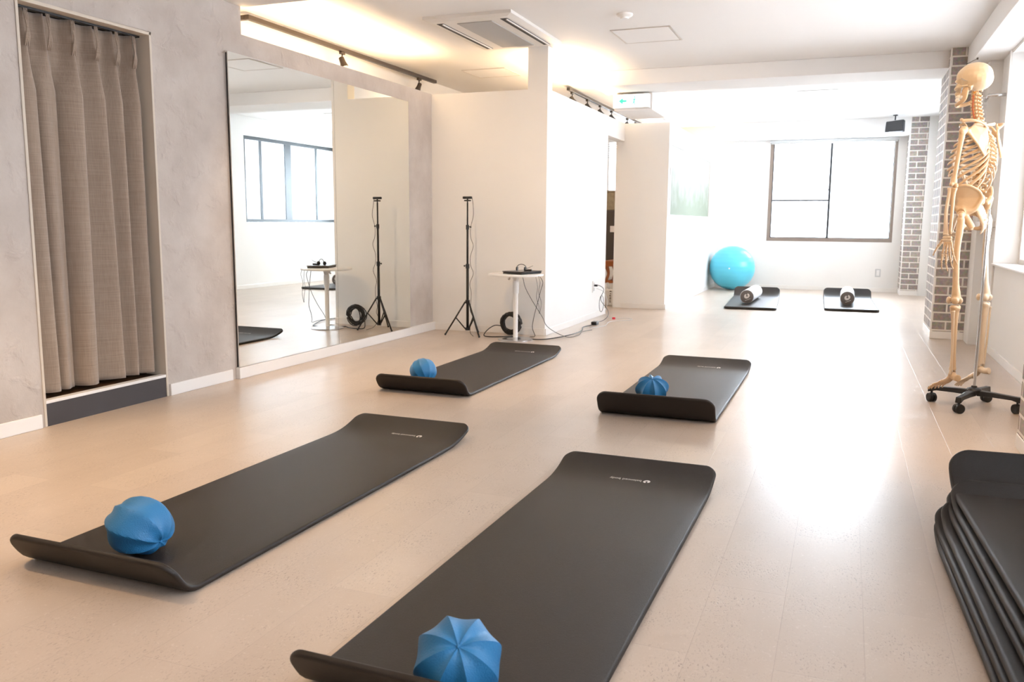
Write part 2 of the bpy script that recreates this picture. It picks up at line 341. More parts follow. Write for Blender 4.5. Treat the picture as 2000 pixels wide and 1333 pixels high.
def glass_mat(name, tint=(1, 1, 1), frost=0):
    m = bpy.data.materials.new(name); m.use_nodes = True; N = m.node_tree.nodes; L = m.node_tree.links
    for n in list(N): N.remove(n)
    o = N.new('ShaderNodeOutputMaterial'); t = N.new('ShaderNodeBsdfTransparent'); t.inputs[0].default_value = (*tint, 1)
    g = N.new('ShaderNodeBsdfGlossy'); g.inputs['Roughness'].default_value = .02
    f = N.new('ShaderNodeFresnel'); f.inputs[0].default_value = 1.45; mx = N.new('ShaderNodeMixShader')
    if frost:
        tr = N.new('ShaderNodeBsdfTranslucent'); tr.inputs[0].default_value = (*tint, 1); m2 = N.new('ShaderNodeMixShader'); m2.inputs[0].default_value = frost
        L.new(t.outputs[0], m2.inputs[1]); L.new(tr.outputs[0], m2.inputs[2]); src = m2
    else: src = t
    L.new(f.outputs[0], mx.inputs[0]); L.new(src.outputs[0], mx.inputs[1]); L.new(g.outputs[0], mx.inputs[2]); L.new(mx.outputs[0], o.inputs[0])
    return m
M['glass'] = glass_mat('clear_window_glass', (.97, .99, 1))
M['frost'] = glass_mat('frosted_window_glass', (.97, .98, 1), .5)
def mirror_mat():
    m = bpy.data.materials.new('mirror_silver'); m.use_nodes = True; b = m.node_tree.nodes['Principled BSDF']
    b.inputs['Base Color'].default_value = (.86, .88, .86, 1); b.inputs['Metallic'].default_value = 1; b.inputs['Roughness'].default_value = .004
    return m
M['mirror'] = mirror_mat()
def poster_mat():
    m = bpy.data.materials.new('frosted_film_with_leaves'); m.use_nodes = True; N = m.node_tree.nodes; L = m.node_tree.links; b = N['Principled BSDF']
    tc = N.new('ShaderNodeTexCoord'); s = N.new('ShaderNodeSeparateXYZ'); L.new(tc.outputs['Object'], s.inputs[0])
    n = N.new('ShaderNodeTexNoise'); n.inputs['Scale'].default_value = 5; n.inputs['Detail'].default_value = 8; L.new(tc.outputs['Object'], n.inputs['Vector'])
    a = N.new('ShaderNodeMath'); a.operation = 'MULTIPLY_ADD'; a.inputs[1].default_value = .7; L.new(n.outputs['Fac'], a.inputs[0]); 
    ng = N.new('ShaderNodeMath'); ng.operation = 'MULTIPLY'; ng.inputs[1].default_value = -1; L.new(s.outputs[2], ng.inputs[0]); L.new(ng.outputs[0], a.inputs[2])
    r = N.new('ShaderNodeMapRange'); r.inputs[1].default_value = -1.35; r.inputs[2].default_value = -.9; L.new(a.outputs[0], r.inputs[0])
    c = N.new('ShaderNodeMix'); c.data_type = 'RGBA'; c.inputs[6].default_value = (.41, .41, .38, 1); c.inputs[7].default_value = (.24, .27, .21, 1); L.new(r.outputs[0], c.inputs[0]); L.new(c.outputs[2], b.inputs['Base Color'])
    b.inputs['Roughness'].default_value = .7; b.inputs['Specular IOR Level'].default_value = .05
    return m
M['poster'] = poster_mat()

# ------------------------------------------------------------------ setting
CE = 2.49                                           # ceiling height
YB, YF = -2.6, 13.75                                # behind the camera, far wall
def struct(name, mb, m, **kw):
    return tag(mb.build(name, M[m], **kw), kind='structure')
struct('floor', MB().box(-4.35, 1.34, YB, YF+.15, -.06, 0), 'floor')
struct('ceiling', MB().box(-4.35, 1.34, YB, YF+.15, CE, CE+.06), 'ceil')
struct('trim_1', MB().box(-3.56, -2.3, YB, 4.48, 2.305, CE), 'ceil', bevel=.004)          # lowered ceiling by the curtain
struct('trim_2', MB().box(.87, 1.1, YB, 8.3, 2.32, CE), 'ceil', bevel=.004)               # boxed soffit along the right wall
struct('trim_3', MB().box(-2.45, 1.1, 8.42, 9.0, 2.345, CE), 'ceil', bevel=.004)          # cross beam
struct('trim_4', MB().box(-1.93, .75, 13.3, YF, 2.262, CE), 'ceil', bevel=.004)           # beam over the far window
struct('trim_5', MB().box(-2.36, -1.955, 8.95, 9.72, 2.17, CE), 'ceil', bevel=.004)       # boxed duct behind the exit sign
# left plaster wall with the curtain opening
OY0, OY1, OZ = 2.90, 3.70, 1.99
w = MB(); w.box(-3.66, -3.56, YB, OY0, 0, 2.305); w.box(-3.66, -3.56, OY0, OY1, OZ, 2.305); w.box(-3.66, -3.56, OY1, 4.46, 0, 2.49); w.box(-3.66, -3.56, 4.46, 7.06, 0, 2.14)
struct('wall_left', w, 'plaster')
w = MB(); w.box(-4.35, -3.66, 4.40, 4.47, 0, CE); w.box(-4.35, -4.25, 2.5, YF, 0, CE); w.box(-4.25, -3.3, 9.6, 9.7, 0, CE); w.box(-4.25, -3.66, 2.5, 2.56, 0, CE)
struct('wall_left_rear', w, 'wall')
struct('wall_middle', MB().box(-3.66, -2.45, 7.06, 7.16, 0, 2.135), 'wall')
w = MB(); w.box(-2.63, -2.45, 7.06, 7.18, 2.135, CE); struct('trim_6', w, 'wall')
w = MB(); w.box(-2.55, -2.45, 7.16, 9.07, 0, 2.135); w.box(-2.55, -2.45, 9.07, 9.8, 1.935, 2.135)
struct('wall_office', w, 'wall')
w = MB(); w.box(-2.55, -1.93, 9.8, 9.9, 0, 2.135)
PY0, PY1, PZ0, PZ1 = 9.90, 12.93, 1.075, 1.915
w.box(-2.03, -1.93, 9.9, YF, 0, PZ0); w.box(-2.03, -1.93, 9.9, YF, PZ1, 2.135); w.box(-2.03, -1.93, PY1, YF, PZ0, PZ1)
struct('wall_inner', w, 'wall')
# far wall with windows
WX0, WX1, WZ0, WZ1 = -1.155, .632, .738, 2.255
w = MB(); t0, t1 = YF, YF+.15
w.box(-4.35, -3.75, t0, t1, 0, CE); w.box(-3.75, -2.35, t0, t1, 0, .9); w.box(-3.75, -2.35, t0, t1, 2.3, CE); w.box(-2.35, WX0, t0, t1, 0, CE)
w.box(WX0, WX1, t0, t1, 0, WZ0); w.box(WX0, WX1, t0, t1, WZ1, CE); w.box(WX1, 1.34, t0, t1, 0, CE)
struct('wall_back', w, 'wall')
# right wall with windows
w = MB(); X0, X1 = 1.1, 1.34
def wall_r(y0, y1, z0=0, z1=CE): w.box(X0, X1, y0, y1, z0, z1)
wall_r(YB, -1); wall_r(-1, 3.6, 0, .69); wall_r(-1, 3.6, 2.3, CE); wall_r(3.6, 4.5)
wall_r(4.5, 7.6, 0, .69); wall_r(4.5, 7.6, 2.3, CE); wall_r(7.6, 10.2)
wall_r(10.2, 12.95, 0, .97); wall_r(10.2, 12.95, 2.24, CE); wall_r(12.95, YF)
struct('wall_right', w, 'wall')
struct('trim_12', MB().box(.986, 1.1, 13.285, YF, 0, CE), 'wall')
struct('wall_front', MB().box(-3.66, 1.2, YB-.1, YB, 0, CE), 'wall')
# brick pillars
def pillar(n, x0, x1, y0, y1, z1, corner_y):
    p = struct(n, MB().box(x0, x1, y0, y1, .065, z1), 'brick')
    q = MB().box(x0-.004, x1, y0-.004, y1+.004, 0, .065); q = q.build('baseboard', M['trim'], p, bevel=.003)
    MB().box(x0-.003, x0+.010, y0-.003, y0+.010, .065, z1).build('corner_strip', M['trim'], p)
pillar('wall_pillar_near', .775, 1.1, 3.6, 4.33, 2.32, 0)
pillar('wall_pillar_middle', .742, 1.005, 8.30, 9.0, CE, 0)
pillar('wall_pillar_far', .752, .985, 13.3, YF, CE, 0)
# panel between pillar and window: shallow white boxed panel with a rail on top
struct('trim_7', MB().box(1.005, 1.1, 8.0, 8.6, 0, CE-.17), 'wall')
# baseboards
def bb(n, *b): return struct(n, MB().box(*b), 'trim', bevel=.003)
bb('baseboard_left', -3.56, -3.548, YB, OY0-.02, 0, .068)
struct('baseboard_left_middle', MB().box(-3.56, -3.548, OY1+.02, 4.25, 0, .068), 'trim', bevel=.003)
struct('baseboard_left_far', MB().box(-3.56, -3.528, 4.29, 7.06, 0, .072), 'trim', bevel=.003)
bb('baseboard_middle', -3.53, -2.45, 7.048, 7.06, 0, .062)
bb('baseboard_office', -2.45, -2.438, 7.06, 9.07, 0, .06)
bb('baseboard_inner', -2.45, -1.93, 9.788, 9.8, 0, .06)
bb('baseboard_inner_side', -1.93, -1.918, 9.8, YF, 0, .06)
bb('baseboard_back', -1.9, .745, YF-.012, YF, 0, .06)
bb('baseboard_right', 1.088, 1.1, 4.34, 7.99, 0, .06)
bb('baseboard_right_far', 1.088, 1.1, 9.01, YF, 0, .06)
# mirror on the left wall
mx = thing('wall_mirror', (-3.56, 5.43, .075), 'large two-panel frameless mirror on the grey plaster wall', 'mirror')
MB().box(0, .020, -1.125, 1.14, 0, 1.93).build('backing_board', M['mirrorback'], mx)
for a, b in ((-1.135, .004), (.0065, 1.143)):
    MB().box(.020, .026, a, b, 0.0, 1.936).build('mirror_panel', M['mirror'], mx)
# curtain opening: jambs, header, step
struct('trim_8', MB().box(-3.70, -3.555, OY0-.002, OY0+.012, 0, OZ+.010).box(-3.70, -3.555, OY1-.006, OY1+.008, 0, OZ+.010).box(-3.70, -3.555, OY0-.002, OY1+.008, OZ-.006, OZ+.010), 'jamb', bevel=.002)
st = thing('raised_step', (-3.6, 3.3, 0), 'dark grey step riser with white nosing and brown wood landing under the curtain', 'step')
MB().box(-3.572, -3.560, OY0+.012, OY1-.006, 0, .112).build('riser', M['riser'], st, org=(-3.6, 3.3, 0))
MB().box(-3.60, -3.556, OY0+.012, OY1-.006, .112, .128).build('nosing', M['trim'], st, bevel=.002, org=(-3.6, 3.3, 0))
M['landing'] = mat('brown_wood_landing', (.10, .045, .018), .4, var=.3, vscale=9)
MB().box(-3.665, -3.60, OY0+.014, OY1-.008, .10, .124).box(-4.24, -3.665, OY0-.3, OY1+.3, .10, .124).build('landing', M['landing'], st, org=(-3.6, 3.3, 0))
# curtain
def curtain():
    rootloc = (-3.65, 3.3, .15)
    t = thing('curtain', rootloc, 'floor-length taupe linen curtain with pinch pleats in the wall opening', 'curtain')
    ny, nz = 260, 70; z0, z1 = .148, 1.972
    pleats = [2.985, 3.105, 3.245, 3.385, 3.515, 3.63]
    vs = []; fs = []
    for j in range(nz+1):
        v = j/nz; z = z0+(z1-z0)*v
        for i in range(ny+1):
            y = OY0+.014+(OY1-.012-OY0-.014)*i/ny
            # phase: whole numbers at the pleats, which drift sideways on the way down
            sw = [(.030*math.sin(k*2.1+1.3)+.012)*(1-v) for k in range(6)]
            ks = [OY0-.05]+[pleats[k]+sw[k] for k in range(6)]+[OY1+.06]
            kk = max(i_ for i_ in range(7) if y >= ks[i_]) if y >= ks[0] else 0
            u = (y-ks[kk])/(ks[kk+1]-ks[kk]); ph = kk+u
            up_ = max(0, (v-.80)/.20); ex = 1.1+7*up_**1.5
            near = min(6, max(1, round(ph))); am = (.062+.014*math.sin(near*2.3+.5))*(1-.35*up_)
            c_ = .5+.5*math.cos(2*PI*ph)
            x = -3.672 + am*1.12*c_**ex + .007*math.cos(4*PI*ph+near+1.5*v)*(1-up_)
            x += .010*math.sin(2*PI*ph*1.5+near*1.9)*(1-up_)*(.4+.6*(1-v))
            y = y + .016*math.sin(2*PI*ph+.6)*(1-up_)
            y = min(max(y, OY0+.013), OY1-.008); zz = z
            vs.append((x, y, zz))
    for j in range(nz):
        for i in range(ny):
            a = j*(ny+1)+i; fs.append((a, a+1, a+ny+2, a+ny+1))
    o = MB().add(vs, fs).build('drape', M['linen'], t, smooth=True, org=rootloc)
    s = o.modifiers.new('sol', 'SOLIDIFY'); s.thickness = .002
    for py in pleats:
        q = MB()
        for d in (-.008, 0, .008): q.tube([(-3.603, py+d, 1.968), (-3.598, py+d*.9, 1.93), (-3.594, py+d*.3, 1.885), (-3.596, py+d*.8, 1.845), (-3.606, py+d*1.2, 1.80)], [.0025, .003, .003, .006, .003], 8, smooth=4)
        q.build('pinch_pleat', M['linen'], t, smooth=True, org=rootloc)
    MB().box(-3.65, -3.62, OY0+.014, OY1-.008, 1.974, 1.983).build('curtain_rail', M['black'], t, org=rootloc)
curtain()
# ---------------------------------------------------------------- windows
def window_far():
    y = YF+.03; w = struct('window_1', MB().box(WX0, WX0+.045, y, y+.07, WZ0, WZ1).box(WX1-.04, WX1, y, y+.07, WZ0, WZ1).box(WX0, WX1, y-.01, y+.08, WZ0, WZ0+.052).box(WX0, WX1, y, y+.07, WZ1-.03, WZ1), 'frame')
    cx = -.275
    MB().box(cx-.015, cx+.018, y+.02, y+.05, WZ0+.05, WZ1-.03).box(WX0+.045, WX0+.06, y+.02, y+.05, WZ0+.05, WZ1-.03).box(WX0+.05, cx, y+.02, y+.05, WZ0+.05, WZ0+.064).build('sliding_sash', M['gasket'], w)
    MB().box(WX0+.05, cx, y+.025, y+.045, 1.345, 1.370).build('glazing_bar', M['gasket'], w)
    MB().box(cx, WX1-.035, y+.045, y+.06, WZ0+.05, WZ0+.062).box(WX1-.05, WX1-.038, y+.045, y+.06, WZ0+.05, WZ1-.03).build('fixed_sash', M['gasket'], w)
    MB().box(cx-.022, cx-.006, y+.0, y+.02, 1.50, 1.535).build('latch', M['gasket'], w, bevel=.003)
    MB().box(WX0+.05, cx, y+.034, y+.038, WZ0+.06, WZ1-.03).build('window_glass', M['frost'], w)
    MB().box(cx+.01, WX1-.04, y+.052, y+.056, WZ0+.06, WZ1-.03).build('window_glass', M['glass'], w)
window_far()
t = thing('roller_blind', (-.26, 13.72, 2.23), 'pale grey blind headrail rolled up over the far window', 'blind')
MB().box(-.90, .90, -.03, .02, -.012, .022).build('headrail', M['blind'], t, bevel=.004)
MB().tube([(-.88, -.005, -.02), (.88, -.005, -.02)], .012, 10).build('rolled_fabric', M['whitep'], t, smooth=True)
def window_right(n, y0, y1, z0, z1, bars, thick, m):
    x = 1.26; w = ring_x(MB(), x, x+.07, y0+.001, y1-.001, z0+.001, z1-.001, .05)
    o = struct(n, w, m)
    q = MB()
    for b, wd in bars: q.box(x+.01, x+.06, b-wd/2, b+wd/2, z0+.05, z1-.05)
    q.build('mullion', M[m], o)
    MB().box(x+.03, x+.036, y0+.05, y1-.05, z0+.05, z1-.05).build('window_glass', M['frost'], o)
    return o
window_right('window_2', 10.2, 12.95, .97, 2.24, [(10.39, .10), (10.80, .05), (11.48, .16), (12.26, .045)], .05, 'frame2')
window_right('window_3', 4.5, 7.6, .69, 2.3, [(6.05, .05)], .04, 'trim')
window_right('window_4', -1, 3.6, .69, 2.3, [(1.3, .05)], .04, 'trim')
struct('trim_9', MB().box(1.07, 1.26, 4.51, 7.59, .69, .705), 'trim', bevel=.004)    # window ledge
struct('trim_10', MB().box(1.085, 1.1, 7.60, 7.64, .0, 2.32), 'trim', bevel=.003)
# office window and blind
w = struct('window_5', MB().box(-3.75, -3.70, YF+.03, YF+.1, .9, 2.3).box(-2.40, -2.35, YF+.03, YF+.1, .9, 2.3).box(-3.75, -2.35, YF+.03, YF+.1, .9, .95), 'trim')
MB().box(-3.70, -2.40, YF+.06, YF+.064, .95, 2.3).build('window_glass', M['frost'], w)
t = thing('venetian_blind', (-3.05, 13.70, 2.05), 'grey venetian blind drawn up over the window seen through the doorway', 'blind')
q = MB()
for k in range(7): q.box(-.68, .68, -.02, .02, k*.035, k*.035+.008)
tag(q.build('slat_stack', M['blind'], t), kind=None)
# frosted picture window in the inner wall
w = struct('window_6', ring_x(MB(), -1.99, -1.922, PY0+.001, PY1-.001, PZ0+.001, PZ1-.001, .02), 'trim')
MB().box(-1.945, -1.937, PY0+.021, PY1-.021, PZ0+.021, PZ1-.021).build('frosted_pane', M['poster'], w)
# rails beside the skeleton
t = thing('wall_rail', (1.02, 8.0, 1.9), 'grey rod slanting down on a white bracket of the right wall behind the skeleton', 'rail')
MB().tube([(-.03, .0, .10), (-.05, -.35, .10)], .012, 10).tube([(-.05, -.35, .10), (.08, -.35, .10)], .012, 10).build('rod', M['chrome'], t, smooth=True)
MB().box(-.06, -.015, -.02, .0, .07, .13).build('bracket', M['whitep'], t, bevel=.004)
struct('trim_11', MB().box(.985, 1.1, 7.72, 7.99, .985, 1.03).box(1.085, 1.1, 7.64, 8.0, .88, .89), 'trim', bevel=.004)

# ---------------------------------------------------------------- ceiling things
def cassette(loc, label, wx=.70, wy=1.16):
    t = thing('air_conditioner', (loc[0], loc[1], CE), label, 'air conditioner', 'ceiling cassette air conditioners')
    hx, hy = wx/2, wy/2
    b = MB(); b.add([(-hx, -hy, -.022), (hx, -hy, -.022), (hx, hy, -.022), (-hx, hy, -.022), (-hx, -hy, 0), (hx, -hy, 0), (hx, hy, 0), (-hx, hy, 0),
        (-hx+.05, -hy+.05, -.034), (hx-.05, -hy+.05, -.034), (hx-.05, hy-.05, -.034), (-hx+.05, hy-.05, -.034)],
        [(8,9,10,11),(0,1,9,8),(1,2,10,9),(2,3,11,10),(3,0,8,11),(0,4,5,1),(1,5,6,2),(2,6,7,3),(3,7,4,0),(4,7,6,5)])
    b.build('panel', M['ac'], t)
    MB().box(-.13, .15, -hy+.13, hy-.13, -.040, -.034).build('intake_grille', M['acgrille'], t, bevel=.002)
    for s in (-1, 1):
        x = s*(hx-.095)
        sl = MB().box(x-.028, x+.028, -hy+.10, hy-.10, -.0365, -.030).build('air_outlet', M['slot'], t, bevel=.002)
        MB().box(x+.012, x+.024, -hy+.11, hy-.11, -.044, -.036).build('louvre', M['ac'], sl, bevel=.002)
    return t
cassette((-2.645, 6.38), 'white ceiling cassette air conditioner nearest the camera, above the tripod')
cassette((-2.22, 11.85), 'white ceiling cassette air conditioner beyond the cross beam')
def hatch(x0, x1, y0, y1, label):
    t = thing('access_hatch', ((x0+x1)/2, (y0+y1)/2, CE), label, 'hatch', 'ceiling access hatches')
    hx, hy = (x1-x0)/2, (y1-y0)/2; f = .012
    MB().box(-hx, hx, -hy, -hy+f, -.006, 0).box(-hx, hx, hy-f, hy, -.006, 0).box(-hx, -hx+f, -hy, hy, -.006, 0).box(hx-f, hx, -hy, hy, -.006, 0).build('hatch_frame', M['hatch'], t, bevel=.002)
    MB().box(-hx+.016, hx-.016, -hy+.016, hy-.016, -.004, 0).build('hatch_panel', M['ceil'], t)
hatch(-1.81, -1.34, 6.68, 7.20, 'square white ceiling access hatch in the main room')
hatch(-3.65, -3.19, 7.90, 8.36, 'square ceiling hatch beyond the low partition wall')
hatch(-.62, -.16, 10.35, 10.85, 'square ceiling hatch beyond the cross beam')
t = thing('smoke_detector', (-1.575, 6.21, CE), 'round white smoke detector on the ceiling by the hatch', 'smoke detector')
MB().lathe([(.058, 0), (.058, -.010), (.050, -.018), (.030, -.024), (.028, -.034), (.010, -.038)], 28).build('sensor_body', M['whitem'], t, smooth=True, autosm=.6)
# tracks with spotlights
def spot_head(name, x, y, z, label, grp, lean=(.3, .3), sc=1.0, m='brown'):
    t = thing('spotlight', (x, y, z), label, 'spotlight', grp)
    MB().box(-.014, .014, -.03, .03, -.022, 0).build('track_adapter', M[m], t, bevel=.003)
    MB().tube([(0, 0, -.02), (0, 0, -.055)], .006, 8).build('stem', M[m], t, smooth=True)
    dx, dy = lean; d = Vector((dx, dy, -1)).normalized(); p = Vector((0, 0, -.075))
    q = MB(); q.tube([p-d*.03*sc, p-d*.025*sc, p+d*.01*sc, p+d*.045*sc], [.012*sc, .020*sc, .022*sc, .030*sc], 14)
    h = q.build('lamp_head', M[m], t, smooth=True, autosm=.5)
    MB().tube([p+d*.0452*sc, p+d*.047*sc], [.025*sc, .025*sc], 14).build('lens', M['whitep'], h)
TZ = CE-.058
t = thing('lighting_track', (-4.10, 5.2, TZ), 'dark bronze ceiling track running over the mirror wall', 'track light')
MB().box(-.02, .02, 0, 3.02, 0, .032).box(0, .0, 0, 0, 0, 0).build('track_rail', M['brown'], t, bevel=.003)
MB().box(-.14, -.02, 0, .04, 0, .032).build('track_corner', M['brown'], t, bevel=.003)
spot_head('a', -4.10, 6.45, TZ, 'dark spotlight at the middle of the bronze track', 'spotlights over the mirror wall', (.35, .1), 1.15)
spot_head('b', -4.10, 7.86, TZ, 'dark spotlight near the far end of the bronze track', 'spotlights over the mirror wall', (-.5, .1), 1.0)
t = thing('lighting_track', (-2.92, 9.1, TZ), 'thin dark ceiling track above the office partition', 'track light')
MB().box(-.018, .018, 0, 3.75, 0, .032).build('track_rail', M['blackmetal'], t, bevel=.003)
pl = ['first', 'second', 'third', 'fourth', 'fifth', 'farthest']
for k, y in enumerate((9.25, 9.85, 10.40, 10.95, 11.80, 12.30)):
    spot_head('c', -2.92, y, TZ, 'small black spotlight, %s from the camera on the track above the office partition' % pl[k], 'spotlights above the office partition', (.6, .2), 1.1, 'blackmetal')
# exit sign
t = thing('exit_sign', (-2.160, 8.905, 2.255), 'lit white exit sign with a green arrow under the cross beam', 'sign')
MB().box(-.190, .190, -.04, .045, -.070, .070).build('sign_case', M['whitem'], t, bevel=.004)
MB().box(-.185, .185, -.043, -.040, -.065, .065).build('sign_face', M['signw'], t)
q = MB().prism([(-.13, 0), (-.085, .035), (-.085, .012), (-.045, .012), (-.045, -.012), (-.085, -.012), (-.085, -.035)], -.0455, -.043, 'xz')
q.build('arrow', M['greent'], t)
q = MB().box(.0, .006, -.0455, -.043, -.045, .045).box(.06, .066, -.0455, -.043, -.045, .045).box(0, .066, -.0455, -.043, .040, .045)
q.build('door_pictogram', M['greent'], t)
q = MB().prism([(.020, -.045), (.030, -.02), (.038, -.045), (.046, -.042), (.038, -.008), (.044, .012), (.054, .002), (.056, .008), (.044, .024), (.028, .022), (.016, .008), (.020, .004), (.029, .012), (.025, -.012), (.012, -.040)], -.0455, -.043, 'xz')
q.ball((.040, -.044, .033), (.007, .0015, .007), 10, 6); q.build('running_figure', M['greent'], t)
# cove lamps: LED strips on the hidden side of the partition tops
def cove(name, x, y0, y1, z, energy, label):
    t = thing(name, (x, (y0+y1)/2, z), label, 'lamp', 'hidden strip lamps on the partition tops')
    h = (y1-y0)/2
    MB().box(-.028, .028, -h, h, -.03, -.005).build('lamp_housing', M['whitem'], t)
    o = light('led_strip', 'AREA', (0, 0, 0), energy, (1, .70, .40), (PI, 0, 0), shape='RECTANGLE', size=.04, size_y=2*h)
    o.parent = t
cove('strip_lamp', -3.70, 4.55, 7.0, 2.10, 27, 'warm strip lamp behind the top of the plaster wall over the mirror')
cove('strip_lamp', -2.60, 7.3, 9.3, 2.10, 34, 'warm strip lamp behind the white side partition')
cove('strip_lamp', -2.08, 9.95, 13.4, 2.10, 50, 'warm strip lamp behind the inner wall near the frosted window')
# downlights in the near ceiling
def downlight(x, y, z, energy, label, angle=2.0, aim=(0, 0, 0), colr=WARM, r=.05):
    t = thing('downlight', (x, y, z), label, 'lamp', 'ceiling downlights behind the camera')
    MB().lathe([(.055, 0), (.055, -.006), (.045, -.008)], 24).build('bezel', M['whitem'], t, smooth=True, autosm=.5)
    o = light('bulb', 'SPOT', (0, 0, -.02), energy, colr, aim, spot_size=angle, spot_blend=.8, shadow_soft_size=r); o.parent = t
downlight(-2.9, 1.2, 2.30, 105, 'warm downlight over the left side of the room, out of frame')
downlight(-1.2, .6, CE, 42, 'warm downlight over the middle of the room, out of frame', aim=(-.2, 0, 0))
downlight(.35, .9, CE, 42, 'warm downlight over the mat stack, out of frame')
downlight(-2.75, 2.75, 2.30, 110, 'warm downlight over the floor in front of the curtain, out of frame', 1.25, (0, -.05, 0), (1, .68, .32))
downlight(-2.7, 4.0, 2.30, 120, 'warm downlight by the curtain, out of frame', aim=(.75, 0, 0))
downlight(.3, 3.4, CE, 150, 'warm downlight above the skeleton side, out of frame', 1.8, (.80, 0, -.20))

_d = Vector((-2.5, 9.0, -1.05)).to_track_quat('-Z', 'Y').to_euler()
downlight(.30, .75, CE, 420, 'added warm long-throw spot brightening the cream wall down the room, out of frame', .42, tuple(_d), (1, .74, .50))  # invented unseen spot, put in only to brighten the cream inner wall
# ---------------------------------------------------------------- exercise mats
def text_mesh(body, size):
    c = bpy.data.curves.new('t', 'FONT'); c.body = body; c.size = size; c.align_x = 'LEFT'; c.resolution_u = 3
    o = bpy.data.objects.new('t', c); col.objects.link(o)
    dg = bpy.context.evaluated_depsgraph_get(); dg.update()
    me = bpy.data.meshes.new_from_object(o.evaluated_get(dg)); bpy.data.objects.remove(o)
    vs = [v.co.copy() for v in me.vertices]; fs = [tuple(p.vertices) for p in me.polygons]; return vs, fs
def emblem(r):
    """drop-shaped swirl with a round hole, as strips"""
    vs = []; fs = []; n = 40
    for k in range(n+1):
        t = PI*.62+2*PI*.90*k/n
        ro = r*(1+.10*math.cos(2*(t-.6)))*(1.0 if k > 3 else .72+.09*k); ri = r*(.42-.12*k/n)
        vs += [Vector((ro*math.cos(t), ro*math.sin(t)*1.05, 0)), Vector((.06*r+ri*math.cos(t), .1*r+ri*math.sin(t), 0))]
    for k in range(n): fs.append((2*k, 2*k+1, 2*k+3, 2*k+2))
    return vs, fs
TXT = text_mesh('balanced body', .0215)
class Profile:
    def __init__(s, Lm, an, cn, af, cf, t=.015, zoff=0, sag=0):
        s.L, s.t = Lm, t; n = 400; s.n = n; ds = Lm/n; ph = []
        for i in range(n+1):
            x = i*ds; p = 0
            if x < cn: u = min(1, (1-x/cn)/.6); p = -an*(u*u*(3-2*u))
            elif x > Lm-cf: u = 1-(Lm-x)/cf; p = af*(u*u*(3-2*u))
            ph.append(p)
        y = [0]; z = [0]
        for i in range(n):
            a = (ph[i]+ph[i+1])/2; y.append(y[-1]+ds*math.cos(a)); z.append(z[-1]+ds*math.sin(a))
        k = int(cn/ds)+1; y0, z0 = y[k], z[k]
        s.y = [q-y0 for q in y]; s.z = [q-z0 for q in z]; s.ph = ph     # y=0 where the flat part begins
    def at(s, x, d, h):
        """x across, d arc length from the near tip, h height above the top surface"""
        q = max(0, min(s.n-1e-6, d/s.L*s.n)); k = int(q); u = q-k
        y = s.y[k]*(1-u)+s.y[k+1]*u; z = s.z[k]*(1-u)+s.z[k+1]*u; p = s.ph[k]*(1-u)+s.ph[k+1]*u
        off = s.t/2+h
        return Vector((x, y-math.sin(p)*off, z+s.t/2+math.cos(p)*off))
def make_mat(loc, rz, label, prof, W=.62, group='black exercise mats on the floor', logo=True, rc=.055, name='exercise_mat', z=.001, logo_x=.05, logo_d=.17, wave=0, seed=0):
    t = thing(name, (loc[0], loc[1], z), label, 'mat', group, rz)
    Lm = prof.L; cols = 12
    ds = [0, .0015, .004, .008, .013, .019, .026, .034, .043, .054]; S = ds+[.054+(Lm-.108)*k/90 for k in range(1, 90)]+[Lm-q for q in reversed(ds)]
    def hw(d):
        e = min(d, Lm-d); 
        if e < rc: return W/2-rc+math.sqrt(max(0, rc*rc-(rc-e)**2))
        return W/2
    er = prof.t/2; rnd = random.Random(seed)
    vs = []; fs = []; ring = []
    # cross-section with rounded long edges
    sec = [(-1, -er*.99, .12)] 
    half = [(math.cos(a), math.sin(a)) for a in [PI/2*k/4 for k in range(-4, 5)]]
    nper = None
    for d in S:
        w = hw(d); e = min(d, Lm-d); th = er*min(1, .35+math.sqrt(min(1, e/.006))*.65)
        wl = wave*math.sin(d*5+1)*.5
        P = []
        for k in range(cols+1):
            x = -(w-er)+2*(w-er)*k/cols; P.append((x, th))
        for c_, s_ in reversed(half[1:-1]): P.append(((w-er)+er*c_, th*s_))
        for k in range(cols+1):
            x = (w-er)-2*(w-er)*k/cols; P.append((x, -th))
        for c_, s_ in half[1:-1]: P.append((-(w-er)-er*c_, th*s_))
        nper = len(P)
        for x, h in P:
            v = prof.at(x+wl, d, h-er); vs.append(v)
    for i in range(len(S)-1):
        for k in range(nper): fs.append((i*nper+k, i*nper+(k+1) % nper, (i+1)*nper+(k+1) % nper, (i+1)*nper+k))
    fs.append(tuple(range(nper))); fs.append(tuple((len(S)-1)*nper+k for k in reversed(range(nper))))
    MB().add(vs, fs).build('foam_slab', M['foam'], t, smooth=True, autosm=1.0)
    if logo:
        v, f = TXT; wd = max(p.x for p in v); q = MB(); x0 = logo_x+.012; dl = Lm-logo_d
        q.add([prof.at(x0-p.x, dl-p.y, .0006) for p in v], f)
        q.build('printed_name', M['print'], t)
        v, f = emblem(.0125); q = MB(); q.add([prof.at(x0+.020-p.x, dl-.007-p.y, .0006) for p in v], f); q.build('printed_emblem', M['print'], t)
    return t
G = 'black exercise mats on the floor'
make_mat((-1.889, 1.752), -.008, 'black exercise mat front left, near end curled up under a blue ball', Profile(1.94, .98, .165, .36, .30, t=.018), W=.612, logo_x=.08, logo_d=.16)
make_mat((-.735, 1.50), -.01, 'black exercise mat front centre with a blue ball at the bottom edge of the photo', Profile(1.94, .98, .18, .36, .30, t=.018), W=.615, logo_x=.035, logo_d=.165)
make_mat((-2.262, 4.41), .0, 'black exercise mat in the second row left, near the tripod and mirror', Profile(1.86, 1.0, .16, .36, .28, t=.018), W=.59, logo_x=.07, logo_d=.15)
